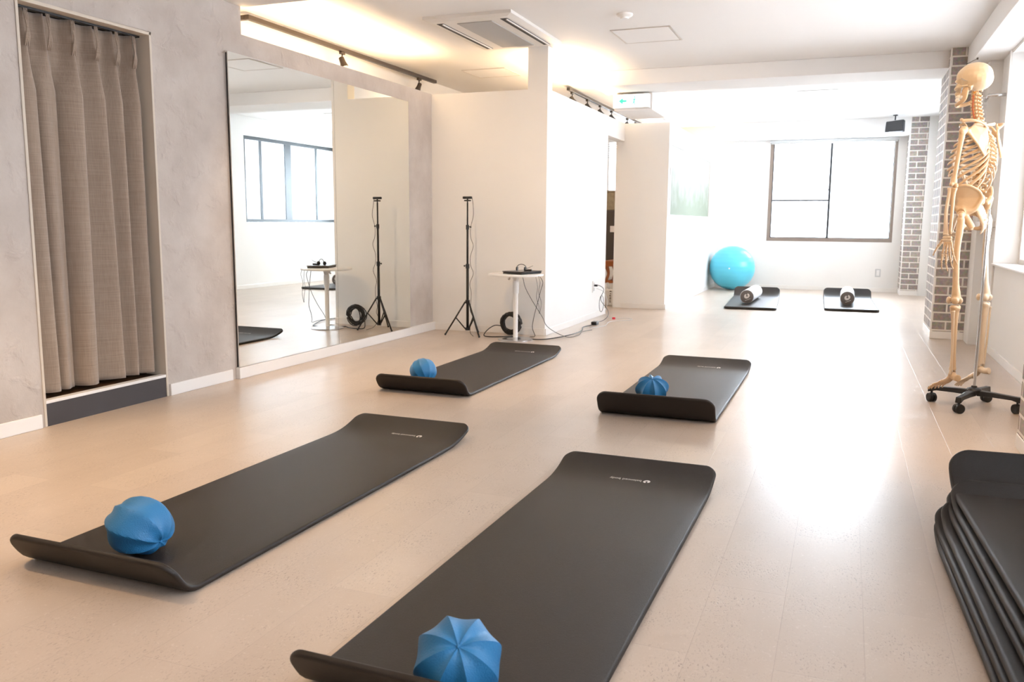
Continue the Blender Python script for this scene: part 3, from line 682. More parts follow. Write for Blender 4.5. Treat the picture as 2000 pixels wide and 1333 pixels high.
make_mat((-.862, 4.31), -.0, 'black exercise mat in the second row right, facing the camera end curled', Profile(1.88, 1.1, .19, .36, .28, t=.018), W=.61, logo_x=.07, logo_d=.17)
make_mat((-1.005, 10.22), .05, 'black mat far back left beside the large gym ball', Profile(1.86, 0, .02, .9, .30, t=.03), W=.60, logo=False, group='far mats with foam rollers')
make_mat((.107, 10.50), .03, 'black mat far back right under the window', Profile(1.86, 0, .02, .9, .30, t=.03), W=.60, logo=False, group='far mats with foam rollers')
# stack on the right
names = ['bottom mat', 'second mat from the bottom', 'third mat from the bottom', 'third mat from the top', 'second mat from the top', 'topmost mat']
offs = [(.0, -.02, .041), (.008, .0, .045), (.014, -.03, .040), (.044, .02, .048), (.052, .0, .048), (.066, .14, .056)]
for k, nm in enumerate(names):
    ox, oy, rz = offs[k]
    pr = Profile(1.80, .35, .25, .62 if k < 5 else .95, .22 if k < 5 else .26, t=.021)
    make_mat((.683+ox, 1.46+oy), rz, 'black exercise mat, %s of the stack at the right edge' % nm, pr, W=.62, group='stacked black mats', logo=False, name='stacked_mat', z=.001+k*.0275, rc=.07)

# ---------------------------------------------------------------- blue balls
def soft_ball(c, R, n, depth, pole_dir, spin, label, squash=(1, 1, .94), twist=0, seed=1):
    t = thing('exercise_ball', (c[0], c[1], c[2]-R*squash[2]), label, 'ball', 'small blue exercise balls')
    rnd = random.Random(seed); seg, rings = n*14, 48; vs = []; fs = []
    E3 = Vector(pole_dir).to_track_quat('Z', 'Y').to_matrix() @ Matrix.Rotation(spin, 3, 'Z'); am = [rnd.uniform(.75, 1.25) for _ in range(n)]
    for i in range(rings+1):
        th = PI*i/rings
        for k in range(seg):
            a = 2*PI*k/seg; aa = (a + twist*math.cos(th)) % (2*PI); cell = int(aa/(2*PI)*n) % n
            g = abs(math.sin(aa*n/2))
            wgt = math.sin(th)**.7
            r = R*(1-depth*am[cell]*g*wgt*(.75+.5*abs(math.cos(th))) - .02*math.sin(th)**2)
            pole = 1-.10*math.exp(-(math.sin(th)/.22)**2)
            v = Vector((r*math.sin(th)*math.cos(a), r*math.sin(th)*math.sin(a), r*math.cos(th)*pole))
            v = E3 @ v
            v = Vector((v.x*squash[0], v.y*squash[1], v.z*squash[2]))
            if v.z < -R*squash[2]*.90: v.z = -R*squash[2]*.90
            vs.append(v+Vector((0, 0, R*squash[2]*.90)))
    for i in range(rings):
        for k in range(seg):
            a, b, d, e = i*seg+k, i*seg+(k+1) % seg, (i+1)*seg+(k+1) % seg, (i+1)*seg+k
            fs.append((a, d, e) if i == 0 else ((a, b, e) if i == rings-1 else (a, e, d, b)))
    t.location.z = .0195
    o = MB().add(vs, fs).build('ball_skin', M['rubber'], t, smooth=True, autosm=.42)
    # plug at one pole
    p = E3 @ Vector((0, 0, R*.90)); p = Vector((p.x*squash[0], p.y*squash[1], p.z*squash[2]))+Vector((0, 0, R*squash[2]*.90))
    if p.z > .01: MB().ball(p, .0045, 10, 6).build('valve_plug', M['rubber'], t, smooth=True)
soft_ball((-1.903, 1.842, .09), .098, 7, .10, (.85, -.05, -.42), .3, 'blue pleated ball on the front left mat', (1.03, 1.0, .90), .25, 3)
soft_ball((-.697, 1.487, .09), .0965, 8, .11, (.30, -.62, .75), .25, 'blue ball with radiating pleats at the bottom centre', (1, 1, .95), 0, 5)
soft_ball((-2.372, 4.57, .09), .0850, 10, .045, (.55, -.45, -.72), .2, 'round smooth blue ball on the second row left mat', (1, 1, .93), 0, 8)
soft_ball((-.955, 4.58, .09), .0960, 8, .20, (.10, -.50, .85), .2, 'star-creased blue ball on the second row right mat', (1, 1, .82), 0, 11)
t = thing('gym_ball', (-1.585, 13.2, 0), 'large glossy light blue gym ball in the far corner', 'ball')
q = MB(); prof = []
for k in range(61):
    th = PI*k/60; r = .335*(1+.0035*math.cos(th*30)); prof.append((max(1e-4, r*math.sin(th)), .335*.985-r*.985*math.cos(th)+.002))
q.lathe(prof, 56, (0, 0, 0)); q.build('ball_skin', M['gymball'], t, smooth=True)
MB().tube([(.0, -.333, .34), (.0, -.337, .34)], .012, 12).build('valve_plug', M['whitep'], t)

# foam rollers
def roller(c, rz, label):
    t = thing('foam_roller', c, label, 'foam roller', 'foam rollers', rz)
    R = .083; Ln = .90
    q = MB(); q.lathe([(R-.006, 0), (R, .006), (R, Ln-.006), (R-.006, Ln)], 36, (0, 0, R), 'y'); q.build('roller_body', M['roller'], t, smooth=True, autosm=.5)
    q = MB(); q.lathe([(R-.010, -.004), (R-.004, -.001), (R-.004, .004)], 36, (0, 0, R), 'y'); e = q.build('roller_end', M['rollerend'], t, smooth=True, autosm=.5)
    v, f = emblem(.031); q = MB(); q.add([(p.x, -.0052, R+.008+p.y) for p in v], f)
    q.tube([(-.02, -.0055, R-.050), (.042, -.0055, R-.022)], .0022, 6); q.build('printed_emblem', M['print'], e)
roller((-1.085, 10.62, .036), -.02, 'grey foam roller with a heart-like emblem on the far left mat')
roller((.055, 10.92, .036), .0, 'grey foam roller with a heart-like emblem on the far right mat')

# ---------------------------------------------------------------- skeleton
Fv = Vector((-.82, .572, 0)); Lv = Vector((-.572, -.82, 0)); SO = Vector((.638, 5.2, 0))
def S(a, b, z): return Vector((Lv.x*a+Fv.x*b, Lv.y*a+Fv.y*b, 1+(z-1)*.981))
sk = thing('skeleton_model', SO, 'life-size plastic human skeleton hanging by the brick pillar', 'skeleton')
B, B2 = M['bone'], M['bone2']
# spine
def spc(z):
    tab = [(1.72, .055), (1.66, .058), (1.58, .045), (1.54, .025), (1.48, -.012), (1.42, -.030), (1.36, -.030), (1.30, -.012), (1.24, .010), (1.18, .018), (1.13, .005), (1.10, -.012)]
    for i in range(len(tab)-1):
        if tab[i][0] >= z >= tab[i+1][0]:
            u = (tab[i][0]-z)/(tab[i][0]-tab[i+1][0]); return tab[i][1]*(1-u)+tab[i+1][1]*u
    return tab[0][1] if z > 1.72 else tab[-1][1]
q = MB(); q.tube([S(0, spc(z)-.004, z) for z in [1.72-.62*k/24 for k in range(25)]], [.009+.009*k/24 for k in range(25)], 10, smooth=2)
spine = q.build('spinal_discs', M['disc'], sk, smooth=True)
zs = []; z = 1.712
for k in range(24):
    h = .0195 if k < 7 else (.0225 if k < 19 else .033)
    zs.append((z-h/2, h, k)); z -= h
VZ = []
for zc, h, k in zs:
    VZ.append(zc); r = .013+.012*k/23; b0 = spc(zc); q = MB()
    q.tube([S(0, b0, zc+h*.36), S(0, b0, zc+h*.30), S(0, b0, zc), S(0, b0, zc-h*.30), S(0, b0, zc-h*.36)], [r*.9, r*1.05, r*.88, r*1.05, r*.9], 12)
    sl = .030+.012*min(1, k/10); dz = -.012-.018*math.sin(min(1, max(0, (k-5)/13))*PI)
    q.tube([S(0, b0-r*.9, zc), S(0, b0-r-sl*.5, zc+dz*.4), S(0, b0-r-sl, zc+dz)], [.0065, .0050, .0062], 8, smooth=3)
    tw = .022+.012*min(1, k/8)
    for s in (-1, 1): q.tube([S(0, b0-r*.7, zc), S(s*tw*.6, b0-r-.006, zc+.002), S(s*tw, b0-r-.010, zc+.004)], [.006, .0045, .0055], 8, smooth=3)
    for s in (-1, 1): q.ball(S(s*.011, b0-r-.004, zc+h*.42), (.006, .006, h*.26), 8, 6)
    q.build('vertebra', B2 if k > 6 and k < 17 else B, spine, smooth=True)
q = MB()
for s in (-1, 1): q.tube([S(s*.018, .05, 1.70), S(s*.02, .045, 1.62), S(s*.017, .03, 1.56)], .0028, 8, smooth=4)
q.build('neck_artery', M['artery'], spine, smooth=True)
# sacrum + coccyx
q = MB(); q.tube([S(0, -.012, 1.105), S(0, -.030, 1.07), S(0, -.048, 1.03), S(0, -.055, .995), S(0, -.045, .965), S(0, -.035, .95)], [.042, .040, .030, .018, .010, .006], 14, smooth=4, flat=.45, flatdir=tuple(Fv))
for k in range(4):
    for s in (-1, 1): q.ball(S(s*.012, -.045-.01*k, 1.08-.025*k), .006, 8, 6)
sac = fused(q, 'sacrum', B2, sk, .0045, 2)
# ribs
rib_w = [.052, .078, .096, .108, .116, .120, .122, .120, .116, .108, .090, .060]
rib_f = [.085, .105, .118, .128, .135, .140, .140, .132, .118, .095, .045, .005]
for k in range(12):
    zv = VZ[7+k]; b0 = spc(zv)-.022; drop = .075+.010*k
    for s in (1, -1):
        pts = []; n = 12; tmax = 1.0 if k < 10 else (.55 if k == 10 else .42)
        for i in range(n+1):
            t_ = tmax*i/n; a = rib_w[k]*math.sin(PI*t_*.97)**.8 if t_ < .5 else rib_w[k]*math.sin(PI*t_*.97)**.9
            a = max(a, .012); mid = (rib_f[k]+b0)/2; hb = (rib_f[k]-b0)/2
            b = mid-hb*math.cos(PI*t_) - .018*math.sin(PI*min(1, t_*2.6))*(1 if t_ < .4 else 0)
            zz = zv+.006-drop*math.sin(PI/2*min(1, t_*1.25)) 
            if 6 < k < 10 and t_ > .8: zz += (.05+.02*(k-7))*(t_-.8)/.2; 
            elif k <= 6 and t_ > .85: zz += .02*(t_-.85)/.15
            pts.append(S(s*a, b, zz))
        q = MB(); q.tube(pts, [.0062]+[.0078]*(n-3)+[.007, .006, .0055], 8, smooth=3, flat=.55, flatdir=None)
        q.build('rib', B if s > 0 else B2, sk, smooth=True)
q = MB(); q.tube([S(0, .090, 1.515), S(0, .098, 1.49), S(0, .115, 1.44), S(0, .132, 1.38), S(0, .140, 1.335), S(0, .138, 1.30)], [.026, .022, .015, .018, .012, .005], 12, smooth=4, flat=.35, flatdir=tuple(Fv))
q.build('sternum', B2, sk, smooth=True)
# skull
SC = S(0, .085, 1.795)
rotm = Matrix(((Lv.x, Fv.x, 0), (Lv.y, Fv.y, 0), (0, 0, 1)))
def SE(mb, a, b, z, ra, rb, rz, seg=20, rings=14): mb.ball(S(a, b, z), (ra, rb, rz), seg, rings, rotm)
q = MB(); SE(q, 0, .058, 1.800, .070, .090, .073); SE(q, 0, .035, 1.785, .066, .070, .062); SE(q, 0, .095, 1.80, .062, .055, .058)
SE(q, 0, .118, 1.748, .046, .030, .038); SE(q, 0, .135, 1.715, .030, .022, .020)       # face, upper jaw
for s in (-1, 1):
    q.tube([S(s*.062, .06, 1.748), S(s*.068, .09, 1.746), S(s*.056, .125, 1.740), S(s*.03, .14, 1.735)], [.006, .0055, .008, .008], 8, smooth=4)   # cheek arch
    q.tube([S(s*.056, .048, 1.745), S(s*.054, .045, 1.722)], [.011, .006], 8)            # mastoid
    q.tube([S(s*.05, .128, 1.775), S(s*.02, .148, 1.782)], [.007, .007], 8)              # brow
q.tube([S(0, .148, 1.775), S(0, .160, 1.752)], [.006, .004], 8)
def carve(v):
    for s in (-1, 1):
        c = S(s*.030, .150, 1.758); d = v-c; r = .019
        if d.length < r: v = v - Fv*.022*(1-(d.length/r)**2)
    c = S(0, .160, 1.733); d = v-c
    if d.length < .013: v = v-Fv*.012*(1-(d.length/.013)**2)
    c = S(.068, .110, 1.768); d = v-c
    if d.length < .022: v = v-Lv*.008*(1-(d.length/.022)**2)
    return v
skull = fused(q, 'skull', mat('skull_bone', (.66, .51, .34), .35, bump=.15, bscale=60, var=.05, vscale=10), sk, .0035, 4, carve)
q = MB()
for s in (-1, 1):
    q.tube([S(s*.052, .070, 1.742), S(s*.052, .072, 1.715), S(s*.050, .080, 1.680), S(s*.038, .112, 1.662), S(s*.018, .140, 1.655), S(0, .146, 1.654)], [.009, .014, .014, .011, .011, .012], 10, smooth=4, flat=.6, flatdir=tuple(Lv))
    q.tube([S(s*.050, .092, 1.735), S(s*.050, .088, 1.70)], [.005, .012], 8)
mand = fused(q, 'mandible', B, skull, .0035, 3)
q = MB()
for zz, up_ in ((1.700, 1), (1.682, -1)):
    for k in range(14):
        an = PI*(k+.5)/14; q.ball(S(.027*math.cos(an), .120+.030*math.sin(an), zz), (.0038, .0038, .0085), 8, 6)
q.build('teeth', mat('tooth_white', (.85, .80, .70), .25, var=.03), skull, smooth=True)
q = MB()
a0, a1 = S(.0, .06, 1.872), S(.0, .052, 1.893)
q.tube([S(.02, .10, 1.868), a1], .0015, 6); q.ball(a1, .006, 10, 8); q.build('hanging_screw', M['brown'], skull, smooth=True)
q = MB(); q.tube([S(.066, .095, 1.79), S(.069, .075, 1.775), S(.069, .06, 1.77)], .0013, 6); q.build('skull_hook', M['chrome'], skull, smooth=True)
q = MB()
for s in (-1, 1): q.tube([S(s*.063, .085, 1.755), S(s*.060, .090, 1.73), S(s*.056, .095, 1.71)], .0028, 8, smooth=6)
q.build('jaw_spring', M['chrome'], skull, smooth=True)
# shoulder girdle
def plate(tris, th, mb):
    """closed thick plate from a list of corner points (fan), offset along its normal"""
    c = sum(tris, Vector())/len(tris); n = Vector()
    for i in range(len(tris)): n += (tris[i]-c).cross(tris[(i+1) % len(tris)]-c)
    n.normalize(); k = len(tris)
    vs = [p+n*th for p in tris]+[p-n*th for p in tris]+[c+n*th, c-n*th]
    fs = []
    for i in range(k):
        j = (i+1) % k; fs += [(2*k, i, j), (2*k+1, k+j, k+i), (i, k+i, k+j, j)]
    mb.add(vs, fs)
for s in (1, -1):
    fb = 0 if s > 0 else .05
    q = MB(); med, inf, gl, acr = S(s*.055, -.058, 1.515), S(s*.085, -.070, 1.365), S(s*.148, -.005, 1.495), S(s*.178, .012, 1.548)
    sup = S(s*.060, -.045, 1.545)
    plate([sup, med, S(s*.055, -.065, 1.44), inf, S(s*.115, -.05, 1.43), gl, S(s*.12, -.02, 1.535)], .0035, q)
    q.tube([med, S(s*.10, -.055, 1.535), S(s*.15, -.03, 1.55), acr], [.005, .006, .008, .010], 8, smooth=4)
    q.tube([inf, S(s*.12, -.045, 1.43), gl], [.007, .006, .010], 8, smooth=4); q.tube([sup, S(s*.052, -.062, 1.46), inf], [.005, .005, .007], 8, smooth=4)
    q.ball(gl, .015, 10, 8); q.tube([gl, S(s*.135, .02, 1.535), S(s*.14, .045, 1.53)], [.010, .007, .006], 8, smooth=4)
    fused(q, 'scapula', B, sk, .0035, 2)
    q = MB(); q.tube([S(s*.018, .088, 1.518), S(s*.06, .082, 1.535), S(s*.115, .035, 1.548), S(s*.165, .022, 1.556)], [.011, .007, .0065, .009], 10, smooth=5)
    q.build('clavicle', B2, sk, smooth=True)
    # arm
    if s > 0: sh, el, wr = S(.172, .006, 1.500), S(.196, .022, 1.215), S(.215, .020, .945)
    else: sh, el, wr = S(-.172, .020, 1.500), S(-.190, .150, 1.225), S(-.185, .215, .960)
    ax = (el-sh); side = Lv*s
    q = MB(); q.ball(sh-side*.008, .0215, 14, 10); q.ball(sh+side*.010+Vector((0, 0, -.006)), .015, 10, 8)
    q.tube([sh, sh+ax*.12, sh+ax*.4, sh+ax*.8, sh+ax*.93, el], [.019, .0150, .0120, .0120, .017, .017], 12, smooth=4)
    q.ball(el+Fv*.02*0+Lv*.017, (.012, .012, .012), 10, 8); q.ball(el-Lv*.017, (.013, .013, .012), 10, 8); q.ball(el, (.012, .014, .012), 10, 8)
    fused(q, 'humerus', B, sk, .004, 2)
    e2 = el+Vector((0, 0, -.018)); fx = wr-e2
    q = MB(); q.ball(e2-Fv*.016+Vector((0, 0, .012)), (.011, .011, .014), 10, 8)
    q.tube([e2-Fv*.010, e2-Fv*.006+fx*.15, e2-Fv*.010+fx*.5, wr-Fv*.012+fx*.0-fx*.03], [.014, .0115, .0085, .0085], 10, smooth=5); q.build('ulna', B, sk, smooth=True)
    q = MB(); q.tube([e2+Fv*.012+side*.008, e2+Fv*.010+side*.010+fx*.12, e2+Fv*.014+side*.014+fx*.5, wr+Fv*.012-fx*.06, wr+Fv*.010], [.012, .0098, .0092, .012, .015], 10, smooth=5); q.build('radius', B2, sk, smooth=True)
    # hand: carpals + fingers
    hd = Vector((0, 0, -1)) if s > 0 else (Vector((0, 0, -1))+Fv*.12).normalized(); sp_ = Fv; out = side
    q = MB()
    for r_ in range(2):
        for c_ in range(4): q.ball(wr+hd*(.012+.014*r_)+sp_*((c_-1.5)*.0115)+out*.002*(c_ % 2), .0085, 8, 6)
    hand = fused(q, 'carpals', B2, sk, .003, 1)
    for fi in range(5):
        u = (1.5-fi+.5) if fi else 2.3
        base = wr+hd*(.034 if fi else .022)+sp_*(u*.011)
        ln = [.045, .064, .063, .058, .053][fi]; ph = [[.030, .024], [.040, .024, .017], [.044, .028, .018], [.040, .026, .018], [.032, .019, .016]][fi]
        dr = (hd+sp_*(.13*(2-fi) if fi else .62)+out*(.04)).normalized(); q = MB(); p = base
        segs = [ln]+ph
        for si, l_ in enumerate(segs):
            if si: dr = (dr*1.0-out*.16+sp_*(-.03)).normalized()
            e_ = p+dr*l_; r_ = .0052-.0006*si
            q.tube([p, p+dr*l_*.12, p+dr*l_*.5, p+dr*l_*.88, e_], [r_*.9, r_*1.25, r_*.72, r_*1.15, r_*.8], 8, smooth=2); p = e_+dr*.0015
        q.build('thumb' if fi == 0 else 'finger', B if s > 0 else B2, hand, smooth=True)
# pelvis
q = MB()
for s in (1, -1):
    asis, crest, crest2, psis, acet, pub, isch = S(s*.118, .082, 1.160), S(s*.130, .035, 1.208), S(s*.100, -.025, 1.205), S(s*.045, -.058, 1.150), S(s*.088, .022, 1.070), S(s*.012, .075, 1.035), S(s*.058, -.022, .985)
    aiis = S(s*.100, .068, 1.105); notch = S(s*.062, -.03, 1.085)
    inner = S(s*.085, .02, 1.145)
    # wing as fan through a slightly sunken centre
    ring = [asis, S(s*.128, .062, 1.195), crest, S(s*.120, .0, 1.213), crest2, S(s*.065, -.048, 1.182), psis, notch, acet, aiis]
    k = len(ring); vs = []; fs = []
    for p in ring: vs += [p+Lv*s*.0035, p-Lv*s*.0035]
    vs += [inner+Lv*s*.0035, inner-Lv*s*.0035]
    for i in range(k):
        j = (i+1) % k; fs += [(2*i, 2*j, 2*k), (2*j+1, 2*i+1, 2*k+1), (2*i, 2*i+1, 2*j+1, 2*j)]
    q.add(vs, fs)
    q.tube(ring[:7], [.008]*7, 8, smooth=4)
    q.tube([psis, notch, acet], [.012, .014, .022], 10, smooth=4); q.tube([asis, aiis, acet], [.008, .010, .020], 10, smooth=4)
    q.ball(acet, .028, 14, 10)
    q.tube([acet, S(s*.05, .062, 1.058), pub], [.017, .010, .013], 10, smooth=4); q.tube([acet, S(s*.075, -.005, 1.03), isch], [.020, .016, .018], 10, smooth=4)
    q.tube([isch, S(s*.035, .03, .985), pub], [.014, .008, .010], 10, smooth=4)
    q.tube([psis, S(s*.02, -.04, 1.12)], [.014, .018], 8)
def carve2(v):
    for s in (1, -1):
        c = S(s*.112, .020, 1.066); d = v-c
        if d.length < .022: v = v-Lv*s*.016*(1-(d.length/.022)**2)
    return v
fused(q, 'pelvis', B, sk, .004, 2, carve2)
# legs
for s in (1, -1):
    hp = S(s*.098, .018, 1.058)
    tr = S(s*.140, -.002, 1.045)
    kn = S(.125, -.002, .585) if s > 0 else S(-.150, -.018, .592)
    an = S(.118, -.012, .205) if s > 0 else S(-.152, -.020, .215)
    q = MB(); q.ball(hp, .022, 14, 10); q.tube([hp, (hp+tr)/2+Vector((0, 0, -.004)), tr+Vector((0, 0, -.02))], [.014, .013, .018], 10, smooth=3); q.ball(tr, (.016, .016, .022), 10, 8)
    q.ball(S(s*.125, -.018, .995), .010, 8, 6)
    fx = kn-tr
    q.tube([tr+fx*.02, tr+fx*.12, tr+fx*.4+Fv*.010, tr+fx*.75+Fv*.006, tr+fx*.92, kn+Vector((0, 0, .012))], [.020, .0190, .0165, .0165, .023, .027], 14, smooth=4)
    for e in (-1, 1): q.ball(kn+Lv*.020*e-Fv*.008+Vector((0, 0, .004)), (.020, .020, .020), 12, 8)
    q.ball(kn+Fv*.012+Vector((0, 0, .010)), (.022, .016, .018), 10, 8)
    fused(q, 'femur', B if s > 0 else B2, sk, .0045, 3)
    q = MB(); q.ball(kn+Fv*.038+Vector((0, 0, .004)), (.019, .011, .020), 12, 8, rotm); q.build('patella', B2, sk, smooth=True)
    tp = kn+Vector((0, 0, -.030)); fx = an-tp
    q = MB(); q.ball(tp+Lv*.016, (.021, .020, .012), 12, 8); q.ball(tp-Lv*.016, (.021, .020, .012), 12, 8); q.ball(tp+Fv*.018+Vector((0, 0, -.028)), .010, 8, 6)
    q.tube([tp+Vector((0, 0, -.005)), tp+fx*.10, tp+fx*.3, tp+fx*.7, tp+fx*.93, an], [.028, .021, .0160, .0135, .016, .020], 12, smooth=4); q.ball(an-Lv*s*.018+Vector((0, 0, -.010)), .009, 8, 6)
    fused(q, 'tibia', B if s > 0 else B2, sk, .0045, 2)
    q = MB(); q.tube([tp+Lv*s*.034-Fv*.010+Vector((0, 0, -.018)), tp+Lv*s*.034-Fv*.012+fx*.15, tp+Lv*s*.030-Fv*.010+fx*.6, an+Lv*s*.024-Fv*.004+Vector((0, 0, .01)), an+Lv*s*.024+Vector((0, 0, -.022))], [.010, .0055, .0055, .008, .008], 8, smooth=4)
    q.build('fibula', B2, sk, smooth=True)
    # foot hanging, toes down
    if s > 0: fd = Vector((-.42, .80, -.36)).normalized()
    else: fd = (Fv*.95-Lv*.10+Vector((0, 0, -.52))).normalized()
    sd = Vector((0, 0, 1)).cross(fd).normalized(); upv = fd.cross(sd).normalized(); tl = an+Vector((0, 0, -.026))
    q = MB(); q.ball(tl, (.022, .022, .016), 12, 8); hl = tl-fd*.045-upv*.030
    q.tube([tl-upv*.006, tl-fd*.02-upv*.022, hl], [.018, .017, .020], 10, smooth=3); q.tube([tl, tl+fd*.03-upv*.018, tl+fd*.065-upv*.024], [.018, .020, .021], 10, smooth=3, flat=.75, flatdir=tuple(upv))
    for c_ in range(4): q.ball(tl+fd*.068-upv*.022+sd*((c_-1.5)*.012), .010, 8, 6)
    foot = fused(q, 'foot', B if s > 0 else B2, sk, .004, 1)
    for fi in range(5):
        base = tl+fd*.072-upv*.024+sd*((fi-2)*.0115*(-s)); dr = (fd+sd*((fi-2)*.07*(-s))-upv*.08).normalized(); p = base; q = MB()
        L_ = [.058, .064, .062, .060, .056][fi]; ph = [[.028, .020], [.022, .012, .009], [.020, .011, .009], [.018, .010, .008], [.016, .009, .008]][fi]
        for si, l_ in enumerate([L_]+ph):
            if si: dr = (dr-upv*.18).normalized()
            e_ = p+dr*l_; r_ = (.0070 if fi == 0 else .0050)-.0005*si
            q.tube([p, p+dr*l_*.12, p+dr*l_*.5, p+dr*l_*.88, e_], [r_, r_*1.2, r_*.72, r_*1.15, r_*.8], 8, smooth=2); p = e_+dr*.001
        q.build('toe', B if s > 0 else B2, foot, smooth=True)
# rolling stand
ST = Vector((.705, 5.205, 0))
st = thing('rolling_stand', ST, 'black four-wheeled stand with a thin steel pole carrying the skeleton', 'stand')
q = MB(); q.lathe([(.0075, .105), (.0075, 1.085)], 16); q.build('pole', M['chrome'], st, smooth=True, autosm=.5)
MB().lathe([(.040, .078), (.040, .100), (.034, .108), (.016, .114), (.014, .122)], 28).build('hub', M['black'], st, smooth=True, autosm=.5)
for a in (157, 245, 337, 65):
    an = math.radians(a); d = Vector((math.cos(an), math.sin(an), 0)); n = Vector((-d.y, d.x, 0)); vs = []
    for r_, w_, z0, z1 in ((.02, .022, .070, .100), (.10, .019, .072, .098), (.19, .016, .070, .092), (.232, .016, .058, .090), (.236, .014, .058, .085)):
        c = d*r_; vs += [c-n*w_+Vector((0, 0, z0)), c+n*w_+Vector((0, 0, z0)), c+n*w_*.8+Vector((0, 0, z1)), c-n*w_*.8+Vector((0, 0, z1))]
    fs = [(0, 1, 2, 3), (19, 18, 17, 16)]
    for i in range(4):
        for k in range(4): fs.append((i*4+k, (i+1)*4+k, (i+1)*4+(k+1) % 4, i*4+(k+1) % 4))
    arm = MB().add(vs, fs).build('base_arm', M['black'], st, bevel=.003)
    c = d*.217; ca = an+.9; wd = Vector((math.cos(ca), math.sin(ca), 0))
    q = MB(); q.tube([c+Vector((0, 0, .062)), c+Vector((0, 0, .046))], .006, 8); 
    for e in (-1, 1): 
        q.tube([c+wd*(.004*e)+Vector((0, 0, .0255)), c+wd*(.006*e)+Vector((0, 0, .0255)), c+wd*(.018*e)+Vector((0, 0, .0255)), c+wd*(.020*e)+Vector((0, 0, .0255))], [.024, .0255, .0255, .022], 20)
    q.tube([c-wd*.012+Vector((0, 0, .034)), c+wd*.012+Vector((0, 0, .034))], .019, 14)
    q.build('caster', M['black'], arm, smooth=True, autosm=.5)

# ---------------------------------------------------------------- tripod with webcam
TP = Vector((-3.085, 6.80, 0))
t = thing('tripod', TP, 'tall black tripod light stand in the corner beside the mirror', 'tripod')
q = MB(); q.tube([(0, 0, .045), (0, 0, .62)], .012, 12); q.build('pole_lower', M['blackmetal'], t, smooth=True)
q = MB(); q.tube([(0, 0, .60), (0, 0, .97)], .0095, 12).tube([(0, 0, .95), (0, 0, 1.165)], .007, 12); q.build('pole_upper', M['blackmetal'], t, smooth=True)
for z_, r_ in ((.615, .017), (.955, .014)):
    q = MB().tube([(0, 0, z_-.022), (0, 0, z_+.018)], r_, 12); k_ = q.build('locking_collar', M['black'], t, smooth=True, autosm=.5)
    MB().tube([(0, 0, z_), (.028 if z_ > .8 else -.028, 0, z_+.002)], .004, 8).ball((.03 if z_ > .8 else -.03, 0, z_), (.008, .006, .009), 8, 6).build('locking_knob', M['black'], k_, smooth=True)
MB().tube([(0, 0, .285), (0, 0, .315)], .020, 14).tube([(0, 0, .045), (0, 0, .07)], .020, 14).build('leg_hub', M['black'], t, smooth=True, autosm=.5)
for a in (205, 325, 85):
    an = math.radians(a); d = Vector((math.cos(an), math.sin(an), 0))
    lg = MB().tube([d*.02+Vector((0, 0, .30)), d*.195+Vector((0, 0, .012))], .0068, 8).build('leg', M['blackmetal'], t, smooth=True)
    MB().tube([d*.018+Vector((0, 0, .055)), d*.105+Vector((0, 0, .16))], .0055, 8).build('brace', M['blackmetal'], lg, smooth=True)
    MB().ball(d*.197+Vector((0, 0, .010)), .010, 8, 6).build('rubber_foot', M['black'], lg, smooth=True)
t = thing('webcam', TP+Vector((0, 0, 1.167)), 'black bar-shaped webcam on top of the tripod', 'camera')
MB().tube([(0, 0, -.002), (0, 0, .010)], .006, 10).box(-.028, .030, -.012, .012, .010, .022).build('mount', M['black'], t, bevel=.004)
MB().box(-.042, .042, -.014, .012, .030, .052).box(-.008, .008, -.006, .006, .02, .032).build('camera_body', M['black'], t, bevel=.007, bseg=3)
MB().lathe([(.009, -.017), (.010, -.014), (.010, -.012)], 18, (0, 0, .041), 'y').build('lens', M['gasket'], t, smooth=True)
def cable(name, pts, r, m, label, cat='cable', sm=6):
    q = MB(); p0 = Vector(pts[0]); q.tube(pts, r, 8, smooth=sm)
    o = q.build(name, M[m], None, smooth=True, org=p0, loc=p0); return tag(o, label, cat)
tx, ty = TP.x, TP.y
cable('webcam_cable', [(tx+.04, ty+.01, 1.205), (tx+.048, ty+.01, 1.15), (tx+.055, ty, 1.05), (tx+.030, ty, .95), (tx+.032, ty, .86), (tx+.055, ty, .79), (tx+.028, ty, .70), (tx+.030, ty, .62), (tx+.055, ty, .55), (tx+.022, ty, .46), (tx+.035, ty, .38), (tx+.03, ty, .28), (tx+.022, ty+.01, .22), (tx+.04, ty+.02, .16), (tx+.018, ty+.02, .10), (tx+.04, ty-.03, .03), (tx+.09, ty-.08, .006)], .0022, 'cable', 'thin black webcam cable winding down the tripod pole')

# ---------------------------------------------------------------- side table with laptop
TB = Vector((-2.59, 6.70, 0)); TH = .568
t = thing('side_table', TB, 'small white round side table on a single white column', 'table')
MB().lathe([(.14, 0), (.150, .002), (.150, .008), (.135, .012), (.02, .018), (.02, .02)], 40).build('base_plate', M['chrome'], t, smooth=True, autosm=.5)
MB().lathe([(.020, .018), (.020, .42)], 20).build('column', M['whitem'], t, smooth=True, autosm=.5)
MB().lathe([(.026, .40), (.026, .50), (.022, .505), (.030, .535), (.05, .548)], 20).build('upper_sleeve', M['whitem'], t, smooth=True, autosm=.5)
MB().lathe([(.22, TH-.020), (.232, TH-.017), (.235, TH-.009), (.232, TH-.002), (.225, TH)], 56).build('table_top', M['whitem'], t, smooth=True, autosm=.6)
MB().tube([(-.05, -.02, TH-.021), (-.05, -.02, TH-.045)], .008, 8).ball((-.055, -.02, TH-.048), (.012, .008, .008), 8, 6).build('height_lever', M['chrome'], t, smooth=True)
t = thing('laptop', TB+Vector((.055, .01, TH+.001)), 'closed black laptop lying on the white round table', 'laptop', rz=1.25)
MB().box(-.140, .140, -.100, .100, 0, .014).build('laptop_base', M['black'], t, bevel=.006)
